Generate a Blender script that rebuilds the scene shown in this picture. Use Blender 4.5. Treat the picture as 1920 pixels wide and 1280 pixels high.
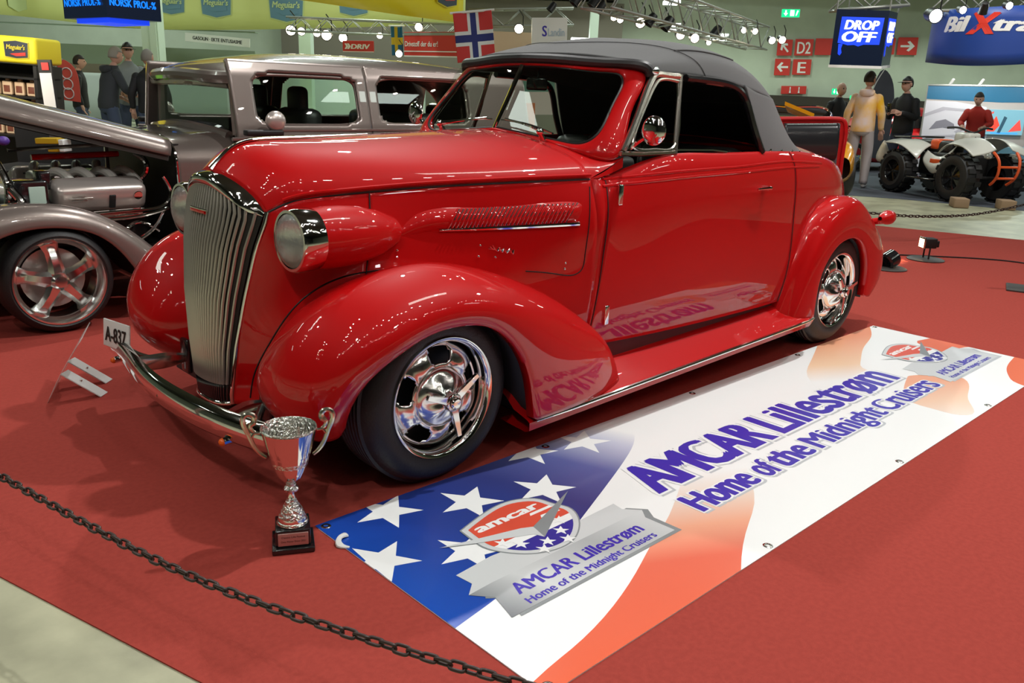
import bpy, bmesh, math, random
import numpy as np
from mathutils import Vector, Matrix
random.seed(7)
S = bpy.context.scene
C = S.collection
for o in list(bpy.data.objects): bpy.data.objects.remove(o)
PI = math.pi
# ---------------------------------------------------------------- camera
CAM = np.array([-1.697, -2.8302, 1.3187]); PITCH, YAW, ROLL, FPX = .2892, .7706, .0405, 1570.2
def cam_axes():
    f = np.array([math.sin(YAW)*math.cos(PITCH), math.cos(YAW)*math.cos(PITCH), -math.sin(PITCH)])
    r = np.array([math.cos(YAW), -math.sin(YAW), 0.]); u = np.cross(r, f)
    c, s = math.cos(ROLL), math.sin(ROLL)
    return c*r+s*u, -s*r+c*u, f
CR, CU, CF = cam_axes()
cd = bpy.data.cameras.new('camera'); cam = bpy.data.objects.new('camera', cd); C.objects.link(cam)
cd.sensor_width = 36; cd.lens = FPX*36/1920; cd.clip_start = .05; cd.clip_end = 200
cam.matrix_world = Matrix(((CR[0], CU[0], -CF[0], CAM[0]), (CR[1], CU[1], -CF[1], CAM[1]), (CR[2], CU[2], -CF[2], CAM[2]), (0, 0, 0, 1)))
S.camera = cam
HF = np.array([math.sin(YAW), math.cos(YAW), 0.]); HR = np.array([math.cos(YAW), -math.sin(YAW), 0.])
def hall(d, r, z=0.):            # hall coordinates: distance into the hall, distance to the right, height
    p = CAM + HF*d + HR*r; return Vector((p[0], p[1], z))
def at(px, py, d):               # measured point of the photograph at distance d into the hall
    v = CF + CR*(px-960)/FPX + CU*(640-py)/FPX
    p = CAM + v*(d/float(v@HF)); return Vector(p)
def rz(d, px, py):               # (right offset, height) of that point
    p = at(px, py, d); q = np.array(p)-CAM; return float(q@HR), p.z
# ---------------------------------------------------------------- view, world
S.view_settings.view_transform = 'Standard'; S.view_settings.look = 'None'
S.view_settings.gamma = 1; S.view_settings.use_curve_mapping = False; S.view_settings.exposure = 0.0
W = bpy.data.worlds.new('world'); S.world = W; W.use_nodes = True
W.node_tree.nodes['Background'].inputs[0].default_value = (.75, .82, .75, 1); W.node_tree.nodes['Background'].inputs[1].default_value = .1
# ---------------------------------------------------------------- hall lamps and added fill lights (large area lights; the small spots come with their fixtures)
def area(name, loc, target, w, h, power, col):
    l = bpy.data.lights.new(name, 'AREA'); l.shape = 'RECTANGLE'; l.size = w; l.size_y = h; l.energy = power; l.color = col
    o = bpy.data.objects.new(name, l); C.objects.link(o); o.location = loc
    o.rotation_euler = (Vector(target)-Vector(loc)).to_track_quat('-Z', 'Y').to_euler(); return o
HALL_Z = 7.0
LAMPS = [  # x, y, z, tx, ty, size w,h, power
    (2.6, -1.5, 5.4, 1.0, -.9, .12, .12, 165), (3.0, 3.4, 5.6, 0, 0, .12, .12, 145), (-3.4, 2.2, 5.0, -.3, -.3, .1, .1, 42), (-3.2, -3.0, 5.0, 0, -.5, .15, .15, 48),
    (0.6, -6., 5.5, 1.5, -.5, .3, .3, 30), (6.5, -2., 5.6, 4.5, 0, .2, .2, 110)]  # the two lights on the camera side are added fill
for x, y, z, tx, ty, w, h, p in LAMPS:
    area('key_fill_light', (x, y, z), (tx, ty, .3), w, h, p, (1, .985, .965))
for i in range(4):               # fluorescent rows under the hall ceiling
    for j in range(4):
        p = hall((4, 12, 19, 25)[i], (-16.5 if i == 0 else -14)+j*9.5, 6.6)
        area('ceiling_tube_light', p, (p.x, p.y, 0), 2.4, .5, (38, 65, 220, 330)[i], (.86, 1., .9))
# ---------------------------------------------------------------- helpers
def tag(o, label=None, cat=None, group=None, kind=None):
    if label: o['label'] = label
    if cat: o['category'] = cat
    if group: o['group'] = group
    if kind: o['kind'] = kind
    return o
def empty(name, loc=(0, 0, 0), rot=0, label=None, cat=None, group=None):
    o = bpy.data.objects.new(name, None); C.objects.link(o); o.location = loc; o.rotation_euler = (0, 0, rot); o.empty_display_size = .1
    return tag(o, label, cat, group)
def mk(name, V, F, mat, parent=None, sharp=35, mods=(), smooth=True):
    me = bpy.data.meshes.new(name); me.from_pydata([tuple(map(float, v)) for v in V], [], [tuple(int(i) for i in f) for f in F]); me.update()
    bm = bmesh.new(); bm.from_mesh(me); bmesh.ops.remove_doubles(bm, verts=bm.verts, dist=1e-5); bmesh.ops.recalc_face_normals(bm, faces=bm.faces); bm.to_mesh(me); bm.free()
    if smooth:
        me.shade_smooth()
        if sharp: me.set_sharp_from_angle(angle=math.radians(sharp))
    mats = mat if isinstance(mat, (list, tuple)) else [mat]
    for m in mats: me.materials.append(m)
    o = bpy.data.objects.new(name, me); C.objects.link(o)
    if parent: o.parent = parent
    for m in mods:
        if m[0] == 'solid': s = o.modifiers.new('thickness', 'SOLIDIFY'); s.thickness = m[1]; s.offset = m[2] if len(m) > 2 else -1
        if m[0] == 'bevel': s = o.modifiers.new('bevel', 'BEVEL'); s.width = m[1]; s.segments = 2; s.limit_method = 'ANGLE'
        if m[0] == 'sub': s = o.modifiers.new('sub', 'SUBSURF'); s.levels = m[1]; s.render_levels = m[1]
    return o
class B:                          # collects shapes into one mesh
    def __init__(s): s.V = []; s.F = []
    def add(s, VF, M=None, off=(0, 0, 0), mirror=False):
        V, F = VF; n = len(s.V)
        for v in V:
            v = Vector(v)
            if M is not None: v = M @ v
            if mirror: v.y = -v.y
            s.V.append(tuple(v+Vector(off)))
        s.F += [tuple(i+n for i in (reversed(f) if mirror else f)) for f in F]; return s
    def out(s, name, mat, parent=None, **k): return mk(name, s.V, s.F, mat, parent, **k)
    def halves(s, name, mat, parent=None, **k):   # the left and the right piece as objects of their own
        r = []
        for sg in (-1, 1):
            F = [f for f in s.F if sum(s.V[i][1] for i in f)*sg > 0]; ids = sorted({i for f in F for i in f}); mp = {a: c for c, a in enumerate(ids)}
            r.append(mk(name, [s.V[i] for i in ids], [tuple(mp[i] for i in f) for f in F], mat, parent, **k))
        return r
def spl(P, n):                    # natural cubic spline through P, n samples
    P = np.asarray(P, float); m = len(P)
    d = np.linalg.norm(np.diff(P, axis=0), axis=1)**.75+1e-6; t = np.concatenate([[0], np.cumsum(d)])
    if m < 3: tt = np.linspace(0, t[-1], n); return np.stack([np.interp(tt, t, P[:, i]) for i in range(P.shape[1])], -1)
    h = np.diff(t); A = np.zeros((m, m)); R = np.zeros((m, P.shape[1])); A[0, 0] = A[-1, -1] = 1
    for i in range(1, m-1):
        A[i, i-1] = h[i-1]; A[i, i] = 2*(h[i-1]+h[i]); A[i, i+1] = h[i]; R[i] = 6*((P[i+1]-P[i])/h[i]-(P[i]-P[i-1])/h[i-1])
    K = np.linalg.solve(A, R); tt = np.linspace(0, t[-1], n); k = np.clip(np.searchsorted(t, tt, side='right')-1, 0, m-2)
    a = (t[k+1]-tt)[:, None]; b = (tt-t[k])[:, None]; hh = h[k][:, None]
    return K[k]*a**3/(6*hh)+K[k+1]*b**3/(6*hh)+(P[k]/hh-K[k]*hh/6)*a+(P[k+1]/hh-K[k+1]*hh/6)*b
def patch(net, nu, nv):           # net rows x cols x 3 -> dense grid
    net = np.asarray(net, float)
    a = np.stack([spl(r, nu) for r in net]); b = np.stack([spl(a[:, j], nv) for j in range(nu)], 1)
    return grid(b)
def grid(g, closeu=False):
    nv, nu = g.shape[:2]; F = []
    for i in range(nv-1):
        for j in range(nu-(0 if closeu else 1)):
            k = (j+1) % nu; F.append((i*nu+j, i*nu+k, (i+1)*nu+k, (i+1)*nu+j))
    return g.reshape(-1, 3), F
def tube(P, r, seg=8, caps=True, n=None, flat=1.):
    P = np.asarray(P, float)
    if n: P = spl(P, n)
    m = len(P); rr = np.full(m, r, float) if np.isscalar(r) else (np.interp(np.linspace(0, 1, m), np.linspace(0, 1, len(r)), r))
    T = np.gradient(P, axis=0); T /= np.linalg.norm(T, axis=1)[:, None]+1e-12
    up = np.array([0, 0, 1.]) if abs(T[0][2]) < .9 else np.array([1., 0, 0]); V = []; N = up
    for i in range(m):
        N = N-T[i]*(N@T[i]); N /= np.linalg.norm(N)+1e-12; Bn = np.cross(T[i], N)
        for k in range(seg):
            a = 2*PI*k/seg; V.append(P[i]+rr[i]*(math.cos(a)*N*flat+math.sin(a)*Bn))
    F = [(i*seg+k, i*seg+(k+1) % seg, (i+1)*seg+(k+1) % seg, (i+1)*seg+k) for i in range(m-1) for k in range(seg)]
    if caps: F += [tuple(range(seg))[::-1], tuple((m-1)*seg+k for k in range(seg))]
    return V, F
def lathe(prof, seg=48, a0=0, a1=2*PI, close=True):   # prof (r, z) about Z
    V = []; F = []; n = len(prof); full = abs(a1-a0-2*PI) < 1e-6; ns = seg if full else seg+1
    for s in range(ns):
        a = a0+(a1-a0)*s/seg
        for r, z in prof: V.append((r*math.cos(a), r*math.sin(a), z))
    for s in range(seg):
        t = (s+1) % ns
        for i in range(n-1): F.append((s*n+i, t*n+i, t*n+i+1, s*n+i+1))
    return V, F
def box(x0, x1, y0, y1, z0, z1):
    V = [(x, y, z) for z in (z0, z1) for x, y in ((x0, y0), (x1, y0), (x1, y1), (x0, y1))]
    return V, [(3, 2, 1, 0), (4, 5, 6, 7), (0, 1, 5, 4), (1, 2, 6, 5), (2, 3, 7, 6), (3, 0, 4, 7)]
def rbox(x0, x1, y0, y1, z0, z1, r=.01, seg=3):
    bm = bmesh.new(); V, F = box(x0, x1, y0, y1, z0, z1); vs = [bm.verts.new(v) for v in V]
    for f in F: bm.faces.new([vs[i] for i in f])
    bmesh.ops.bevel(bm, geom=list(bm.edges), offset=r, segments=seg, affect='EDGES', profile=.5)
    bm.verts.index_update(); V = [tuple(v.co) for v in bm.verts]; F = [tuple(v.index for v in f.verts) for f in bm.faces]; bm.free(); return V, F
def prism(P, h, z=0.):            # polygon P (x,y) extruded along z
    n = len(P); V = [(x, y, z) for x, y in P]+[(x, y, z+h) for x, y in P]
    return V, [tuple(range(n))[::-1], tuple(range(n, 2*n))]+[(i, (i+1) % n, (i+1) % n+n, i+n) for i in range(n)]
def sphere(c, r, nu=20, nv=12, s=(1, 1, 1)):
    V = []; F = []
    for i in range(nv+1):
        t = PI*i/nv
        for j in range(nu): a = 2*PI*j/nu; V.append((c[0]+r*s[0]*math.sin(t)*math.cos(a), c[1]+r*s[1]*math.sin(t)*math.sin(a), c[2]+r*s[2]*math.cos(t)))
    for i in range(nv):
        for j in range(nu): F.append((i*nu+j, i*nu+(j+1) % nu, (i+1)*nu+(j+1) % nu, (i+1)*nu+j))
    return V, F
def frame_m(o, ex, ey, ez=None):  # matrix from origin and axes
    ex = Vector(ex).normalized(); ey = Vector(ey); ey = (ey-ex*ey.dot(ex)).normalized(); ez = ex.cross(ey)
    return Matrix(((ex.x, ey.x, ez.x, o[0]), (ex.y, ey.y, ez.y, o[1]), (ex.z, ey.z, ez.z, o[2]), (0, 0, 0, 1)))
RXZ = Matrix.Rotation(PI/2, 4, 'X')     # z axis -> -y (lathe axis pointing to -y)
def text_vf(s, w, h, depth=.002, bold=0., shear=0., x0=0., y0=0., grow=0., xh=0.):
    cu = bpy.data.curves.new('t', 'FONT'); cu.body = s; cu.size = 1; cu.extrude = .01; cu.shear = shear; cu.resolution_u = 3
    o = bpy.data.objects.new('t', cu); C.objects.link(o); dg = bpy.context.evaluated_depsgraph_get(); dg.update()
    me = bpy.data.meshes.new_from_object(o.evaluated_get(dg)); V = np.array([v.co[:] for v in me.vertices]); F = [tuple(p.vertices) for p in me.polygons]
    bpy.data.objects.remove(o); bpy.data.curves.remove(cu); bpy.data.meshes.remove(me)
    if xh: V[:, 1] = np.interp(V[:, 1], [-.3, 0, .50, .729, 1.], [-.3, 0, xh*.729, .729, 1.])
    x_0, x_1 = V[:, 0].min(), V[:, 0].max(); sx = w/(x_1-x_0); sy = h/.729; out = []; FF = []; n = len(V)
    if bold or grow:   # heavy letters: the same glyphs printed side by side
        k = 5; sh_ = [(bold*(2*i/(k-1)-1), gy) for i in range(k) for gy in ((-grow, 0, grow) if grow else (bold*.25*(1 if i % 2 else -1),))]
        if grow: sh_ = [(dx+math.copysign(grow, dx) if dx else 0, dy) for dx, dy in sh_]
    else: sh_ = [(0, 0)]
    for q, (dx, dy) in enumerate(sh_):
        for v in V: out.append(((v[0]+dx-x_0)*sx+x0, (v[1]+dy)*sy+y0, (v[2]+.01)/.02*depth+q*depth*.12*(1 if bold or grow else 0)))
        FF += [tuple(i+n*q for i in f) for f in F]
    return out, FF
def skin_vf(nodes, edges, sub=1, root=0):   # grow one continuous surface round a skeleton: nodes (x, y, z, r)
    me = bpy.data.meshes.new('t'); me.from_pydata([n[:3] for n in nodes], edges, []); o = bpy.data.objects.new('t', me); C.objects.link(o)
    m = o.modifiers.new('s', 'SKIN'); m.use_smooth_shade = True
    for i, n in enumerate(nodes):
        sv = me.skin_vertices[0].data[i]; r = n[3] if not isinstance(n[3], tuple) else n[3]; sv.radius = (r, r) if not isinstance(r, tuple) else r; sv.use_root = i == root
    if sub: u = o.modifiers.new('u', 'SUBSURF'); u.levels = sub; u.render_levels = sub
    dg = bpy.context.evaluated_depsgraph_get(); dg.update(); m2 = bpy.data.meshes.new_from_object(o.evaluated_get(dg))
    V = [tuple(v.co) for v in m2.vertices]; F = [tuple(p.vertices) for p in m2.polygons]; bpy.data.objects.remove(o); bpy.data.meshes.remove(me); bpy.data.meshes.remove(m2); return V, F
def copy_tree(o, parent=None):
    c = o.copy(); C.objects.link(c); c.parent = parent
    for ch in list(o.children): copy_tree(ch, c)
    return c
# ---------------------------------------------------------------- materials
def mat(name, col, rough=.5, metal=0., coat=0., spec=.5, emis=None, es=0., noise=0., nscale=20., bump=0., bscale=80., trans=0., alpha=1., col2=None, sheen=0., coatr=.03):
    m = bpy.data.materials.new(name); m.use_nodes = True; nt = m.node_tree; b = nt.nodes['Principled BSDF']
    def I(n, v):
        if n in b.inputs: b.inputs[n].default_value = v
    I('Base Color', (*col, 1)); I('Roughness', rough); I('Metallic', metal); I('Coat Weight', coat); I('Coat Roughness', coatr); I('Specular IOR Level', spec)
    I('Transmission Weight', trans); I('Alpha', alpha); I('Sheen Weight', sheen)
    if emis: I('Emission Color', (*emis, 1)); I('Emission Strength', es)
    if noise or col2 or bump:
        tc = nt.nodes.new('ShaderNodeTexCoord')
    if noise or col2:
        n = nt.nodes.new('ShaderNodeTexNoise'); n.inputs['Scale'].default_value = nscale; n.inputs['Detail'].default_value = 6; nt.links.new(tc.outputs['Object'], n.inputs['Vector'])
        r = nt.nodes.new('ShaderNodeValToRGB'); c2 = col2 or tuple(c*(1-noise) for c in col); c1 = col if col2 else tuple(min(1, c*(1+noise)) for c in col)
        r.color_ramp.elements[0].position = .35; r.color_ramp.elements[1].position = .65
        r.color_ramp.elements[0].color = (*c2, 1); r.color_ramp.elements[1].color = (*c1, 1)
        nt.links.new(n.outputs['Fac'], r.inputs['Fac']); nt.links.new(r.outputs['Color'], b.inputs['Base Color'])
    if bump:
        n = nt.nodes.new('ShaderNodeTexNoise'); n.inputs['Scale'].default_value = bscale; n.inputs['Detail'].default_value = 3; nt.links.new(tc.outputs['Object'], n.inputs['Vector'])
        bp = nt.nodes.new('ShaderNodeBump'); bp.inputs['Strength'].default_value = bump; bp.inputs['Distance'].default_value = .01
        nt.links.new(n.outputs['Fac'], bp.inputs['Height']); nt.links.new(bp.outputs['Normal'], b.inputs['Normal'])
    return m
def grad_mat(name, axis, stops, rough=.35, spec=.5):   # printed colour gradient along an object axis; stops (pos, colour)
    m = mat(name, (1, 1, 1), rough, spec=spec); nt = m.node_tree; b = nt.nodes['Principled BSDF']
    tc = nt.nodes.new('ShaderNodeTexCoord'); dp = nt.nodes.new('ShaderNodeVectorMath'); dp.operation = 'DOT_PRODUCT'; dp.inputs[1].default_value = axis
    mr = nt.nodes.new('ShaderNodeMapRange'); a, z = stops[0][0], stops[-1][0]; mr.inputs[1].default_value = a; mr.inputs[2].default_value = z
    r = nt.nodes.new('ShaderNodeValToRGB'); e = r.color_ramp.elements
    for i, (p, c) in enumerate(stops):
        q = (p-a)/(z-a)
        if i < 2: el = e[i]; el.position = q
        else: el = e.new(q)
        el.color = (*c, 1)
    nt.links.new(tc.outputs['Object'], dp.inputs[0]); nt.links.new(dp.outputs['Value'], mr.inputs[0]); nt.links.new(mr.outputs[0], r.inputs[0]); nt.links.new(r.outputs[0], b.inputs['Base Color'])
    return m
RED = mat('red_paint', (.50, .002, .003), .5, coat=1., spec=.12, coatr=0.)
REDIN = mat('red_shaded', (.10, .002, .002), .6)
CHROME = mat('chrome', (.82, .82, .80), .06, 1.)
CHROME2 = mat('brushed_chrome', (.62, .60, .54), .22, 1.)
WHEELC = mat('wheel_chrome', (.88, .88, .86), .18, 1.)
GRILLE = mat('grille_chrome', (.62, .60, .52), .35, .8)
GREY = mat('grey_paint', (.23, .19, .17), .32, .55, coat=1., coatr=0.)
GREYD = mat('grey_dark', (.05, .045, .04), .5)
BLACK = mat('black', (.008, .008, .008), .5)
BLACKG = mat('gloss_black', (.01, .01, .011), .12, coat=.5)
RUBBER = mat('rubber', (.011, .011, .012), .5, bump=.15, bscale=120)
CANVAS = mat('canvas', (.075, .075, .076), .9, bump=.25, bscale=500, sheen=.2)
LEATHER = mat('leather', (.015, .015, .015), .45)
WHITE = mat('white', (.80, .82, .80), .45)
PLASTW = mat('white_plastic', (.75, .76, .74), .35)
LENS = mat('headlight_lens', (.88, .93, .88), .04, .0, spec=.9, bump=.35, bscale=60, trans=.8)
GLASS = bpy.data.materials.new('glass'); GLASS.use_nodes = True
_n = GLASS.node_tree; _n.nodes.clear(); _o = _n.nodes.new('ShaderNodeOutputMaterial'); _mx = _n.nodes.new('ShaderNodeMixShader'); _t = _n.nodes.new('ShaderNodeBsdfTransparent'); _g = _n.nodes.new('ShaderNodeBsdfGlossy'); _f = _n.nodes.new('ShaderNodeLayerWeight'); _p = _n.nodes.new('ShaderNodeMath'); _p.operation = 'POWER'; _p.inputs[1].default_value = 4.; _a = _n.nodes.new('ShaderNodeMath'); _a.operation = 'MULTIPLY_ADD'; _a.inputs[1].default_value = .9; _a.inputs[2].default_value = .05
_t.inputs[0].default_value = (.78, .86, .80, 1); _g.inputs['Roughness'].default_value = .01
_f.inputs['Blend'].default_value = .5; _n.links.new(_f.outputs['Facing'], _p.inputs[0]); _n.links.new(_p.outputs[0], _a.inputs[0]); _n.links.new(_a.outputs[0], _mx.inputs[0]); _n.links.new(_t.outputs[0], _mx.inputs[1]); _n.links.new(_g.outputs[0], _mx.inputs[2]); _n.links.new(_mx.outputs[0], _o.inputs[0])
AMBER = mat('amber', (.8, .12, .01), .3)
TAILRED = mat('tail_red', (.5, .003, .003), .15, coat=1)
# ---------------------------------------------------------------- setting
def struct(o): return tag(o, kind='structure')
CONC = mat('concrete', (.41, .41, .28), .35, noise=.22, nscale=3.5, bump=.05, bscale=30)
CARPET = mat('red_carpet', (.36, .056, .043), .95, noise=.06, nscale=60, bump=.3, bscale=900, spec=.1)
WALLG = mat('grey_green_wall', (.50, .55, .44), .8, noise=.05, nscale=1.5)
WALLD = mat('dark_dado', (.03, .025, .02), .7)
def quad(name, pts, m, **k): return mk(name, pts, [tuple(range(len(pts)))], m, smooth=False, **k)
def hq(d0, d1, r0, r1, z0, z1): # box in hall coordinates
    V = [hall(d, r, z) for z in (z0, z1) for d, r in ((d0, r0), (d1, r0), (d1, r1), (d0, r1))]; return [tuple(v) for v in V], box(0, 1, 0, 1, 0, 1)[1]
struct(mk('floor', *hq(-14, 44, -32, 30, -.3, -.004), CONC, smooth=False))
struct(mk('ceiling', *hq(-14, 44, -32, 30, 7.6, 8), mat('ceiling_dark', (.055, .055, .045), .9), smooth=False))
struct(mk('wall_back', *hq(30, 30.4, -32, 30, 0, 7.6), WALLG, smooth=False))
struct(mk('wall_left', *hq(-14, 30, -32, -31.6, 0, 7.6), WALLG, smooth=False))
struct(mk('wall_right', *hq(-14, 30, 29.6, 30, 0, 7.6), WALLG, smooth=False))
struct(mk('wall_front', *hq(-14.4, -14, -32, 30, 0, 7.6), mat('far_wall', (.10, .11, .10), .8), smooth=False))
cp = [(-1.293-.33*5.4, 4.95), (-1.293, -.448), (-1.293+.2988*4, -.448-4), (-1.293+.2988*6+8, -6.448+1.0), (8.60, -.30), (8.112, 1.134), (6.0, 8.6)]
struct(mk('floor_carpet', *prism(cp, .004, -.0035), CARPET, smooth=False))
# ---------------------------------------------------------------- the red convertible (x to the rear, -y its left side)
from mathutils.bvhtree import BVHTree
car = empty('vintage_convertible', (0, 0, 0), 0, 'glossy red vintage convertible with black soft top and chrome grille on the red carpet', 'car')
def L(rows):   # rows of (x, halfwidth, z) -> left side net (y = -halfwidth)
    return [[(p[0], -p[1], p[2]) for p in r] for r in rows]
def LR(VF): b = B(); b.add(VF); b.add(VF, mirror=True); return b
def densify(net, nu, nv):
    net = np.asarray(net, float); a = np.stack([spl(r, nu) for r in net]); return np.stack([spl(a[:, j], nv) for j in range(nu)], 1)
def cast(bv, px, py, lift=.0):
    v = Vector(CF + CR*(px-960)/FPX + CU*(640-py)/FPX).normalized(); h = bv.ray_cast(Vector(CAM), v)
    if h[0] is None: return None
    n = h[1] if h[1].dot(v) < 0 else -h[1]; return h[0]+n*lift, n
def bvh(VF): return BVHTree.FromPolygons([Vector(map(float, v)) for v in VF[0]], VF[1])
# hood top
hood_net = L(list(zip(*[
 [(-.425,0,1.02),(-.42,.08,1.013),(-.40,.16,.985),(-.378,.22,.945),(-.36,.25,.90)],
 [(-.335,0,1.098),(-.33,.10,1.083),(-.32,.20,1.035),(-.30,.262,.98),(-.29,.28,.935)],
 [(-.17,0,1.122),(-.17,.12,1.11),(-.165,.24,1.062),(-.155,.31,1.00),(-.15,.332,.958)],
 [(.1,0,1.13),(.1,.15,1.118),(.1,.30,1.072),(.1,.385,1.015),(.1,.408,.977)],
 [(.43,0,1.143),(.43,.18,1.131),(.43,.37,1.085),(.43,.487,1.028),(.43,.512,.992)],
 [(.83,0,1.157),(.83,.22,1.146),(.83,.46,1.10),(.83,.60,1.043),(.83,.628,1.003)]])))
hood_g = densify(hood_net, 60, 28)
o = LR(grid(hood_g)).out('hood', RED, car, sharp=60, mods=[('solid', .006)])
edge = hood_g[-1]; b = B()
for s in (1, -1):
    M = Matrix.Diagonal((1, s, 1, 1))
    b.add(tube([(p[0], p[1]*s-.004*s, p[2]+.016) for p in edge[4:]], .006, 6))
b.halves('hood_moulding', RED, car)
strip = [(p[0], p[1], p[2]+.006) for p in hood_g[0][:34]]
bs = B(); bs.add(tube(strip, [.012, .012, .010, .004], 8, flat=.5))
bs.out('hood_chrome_strip', CHROME, car)
# grille
def gsurf(f, z):   # f -1..1 across, z height -> point on the grille face
    zs = [.20, .24, .42, .60, .78, .90, 1.0]
    xc = np.interp(z, zs, [-.500, -.503, -.515, -.515, -.495, -.470, -.445]); xe = np.interp(z, zs, [-.455, -.46, -.445, -.42, -.39, -.355, -.37])
    w = np.interp(z, zs, [.115, .12, .145, .18, .22, .25, .20]); a = abs(f)
    return (xc+(xe-xc)*(1-math.sqrt(max(0, 1-min(1, a)**2.2))) if a < 1 else xe, -f*w, z)
def gtop(f): return .985-.085*abs(f)**2.5
b = B(); nb = 13
for k in range(-nb, nb+1):
    f = k/(nb+.5); b.add(tube([gsurf(f, z) for z in np.linspace(.285, gtop(f)-.004, 16)], .0060, 6))
b.out('grille_bars', GRILLE, car)
b = B()
for k in range(-nb, nb+1):
    f = k/(nb+.5); b.add(tube([Vector(gsurf(f, z))+Vector((.004, 0, 0)) for z in np.linspace(.215, .285, 4)], .0045, 6))
b.out('grille_lower_bars', BLACKG, car)  # gloss black stands in for the dark reflection on the lower bars
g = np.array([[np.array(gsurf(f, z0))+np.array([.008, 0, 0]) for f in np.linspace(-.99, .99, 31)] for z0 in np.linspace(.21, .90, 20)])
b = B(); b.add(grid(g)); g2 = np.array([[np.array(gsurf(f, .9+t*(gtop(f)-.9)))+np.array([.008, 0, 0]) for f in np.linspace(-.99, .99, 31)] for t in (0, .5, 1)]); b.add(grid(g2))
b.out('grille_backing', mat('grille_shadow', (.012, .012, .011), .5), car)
capn = []
for f in np.linspace(-1, 1, 25):
    a = Vector(gsurf(f, gtop(f)-.012))+Vector((-.006, 0, 0)); i = abs(f)*27; p0 = hood_g[int(i)][0]; e = Vector((p0[0], p0[1]*(1 if f > 0 else -1), p0[2]))
    m = (a+e)/2+Vector((-.022, 0, .008))*(1-abs(f)**3*.8); capn.append([a+Vector((0.01, 0, 0)), a, a.lerp(m, .6)+Vector((-.004, 0, 0)), m, m.lerp(e, .6)+Vector((-.002, 0, .003)), e])
b = B(); cg = np.array([spl([tuple(q) for q in r], 12) for r in capn]); b.add(grid(cg))
for s in (-1, 1):
    path = [Vector(gsurf(s, z))+Vector((.004, -.006*s, 0)) for z in np.linspace(.21, .905, 20)]; b.add(tube(path, .010, 8))
b.add(tube([gsurf(f, .208) for f in np.linspace(-1, 1, 15)], .009, 8))
b.out('grille_surround', CHROME, car, sharp=50)
b = B()
for f0 in np.linspace(-.26, .26, 7): pass
b.add(tube([Vector(gsurf(f, .885))+Vector((-.008, 0, 0)) for f in np.linspace(-.22, .22, 7)], .006, 6)); b.out('grille_badge', TAILRED, car)
b = B(); b.add(tube([Vector(gsurf(f, .893))+Vector((-.008, 0, 0)) for f in np.linspace(-.26, .26, 7)], .0035, 6)); b.out('grille_badge_trim', CHROME, car)
# nose and hood sides
side_net = L([
 [(-.36,.25,.90),(-.27,.29,.942),(-.13,.338,.962),(.05,.392,.974),(.43,.512,.992),(.83,.628,1.003)],
 [(-.385,.232,.80),(-.29,.30,.82),(-.14,.372,.83),(.05,.425,.84),(.43,.535,.85),(.83,.677,.86)],
 [(-.41,.20,.66),(-.30,.31,.67),(-.15,.395,.68),(.05,.45,.69),(.43,.555,.70),(.83,.683,.71)],
 [(-.435,.165,.47),(-.32,.32,.48),(-.16,.42,.50),(.05,.47,.52),(.43,.565,.55),(.83,.683,.56)],
 [(-.455,.125,.21),(-.34,.30,.22),(-.18,.42,.24),(.05,.47,.28),(.43,.56,.33),(.83,.665,.36)]])
side_g = densify(side_net, 80, 40)
ix = int(np.argmin(np.abs(side_g[0, :, 0]+.03)))
LR(grid(side_g[:, :ix+1])).halves('nose_panel', RED, car, sharp=60, mods=[('solid', .004, 0)])
LR(grid(side_g[:, ix:])).halves('hood_side_panel', RED, car, sharp=60, mods=[('solid', .004, 0)])
SB = bvh(grid(side_g))
def on(bv, pts, lift=.002, n=None):
    if n: pts = spl(np.array(pts, float), n)
    return [p[0] for p in (cast(bv, x, y, lift) for x, y in pts) if p]
def seam(b, P, r=.0022, m=True):
    if len(P) > 1:
        t = tube([tuple(p) for p in P], r, 5); B().add(t).out('panel_seam', BLACK, car)
        if m: B().add(t, mirror=True).out('panel_seam', BLACK, car)
sb = B()
seam(sb, [side_g[i, ix]+np.array([0, -.0028, 0]) for i in range(0, 34)])
seam(sb, on(SB, [(1105, 350), (1104, 420), (1096, 480), (1090, 505), (1075, 515), (1040, 513), (985, 508)], .0028, 40))
seam(sb, [p+np.array([0, -.002, -.001]) for p in edge], .0035)
# louvre bulge and louvres
b = B()
bt = densify([[tuple(cast(SB, x, y, l)[0]) for x, y, l in r] for r in (
  [(735, 440, -.004), (780, 400, 0), (900, 388, 0), (1000, 381, 0), (1085, 377, -.002), (1096, 378, -.004)],
  [(735, 445, -.004), (790, 410, .012), (900, 400, .014), (1000, 393, .014), (1080, 388, .012), (1096, 386, -.004)],
  [(735, 450, -.004), (795, 425, .014), (900, 420, .018), (1000, 414, .018), (1068, 408, .016), (1092, 406, -.004)],
  [(740, 455, -.004), (795, 437, 0), (900, 432, 0), (1000, 427, 0), (1060, 424, -.002), (1088, 420, -.004)])], 40, 14)
bt_vf = grid(bt); b.add(bt_vf); b.add(bt_vf, mirror=True); b.halves('louvre_panel', RED, car, sharp=60)
LB = bvh(bt_vf); b = B(); bd = B(); NL = 30
for i in range(NL):
    t = i/(NL-1); a = np.array([858, 393])*(1-t)+np.array([1080, 381])*t; e = np.array([840, 427])*(1-t)+np.array([1058, 416])*t
    P = on(LB, [a, a*.75+e*.25, (a+e)/2, a*.25+e*.75, e], .003)
    if len(P) > 2:
        t1 = tube(P, .0036, 6); b.add(t1); b.add(t1, mirror=True)
        P2 = [p+Vector((.0075, -.0005, 0)) for p in on(LB, [a, (a+e)/2, e], .0008)]; t2 = tube(P2, .0036, 5); bd.add(t2); bd.add(t2, mirror=True)
b.halves('louvres', RED, car); bd.halves('louvre_gaps', BLACK, car)
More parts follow.
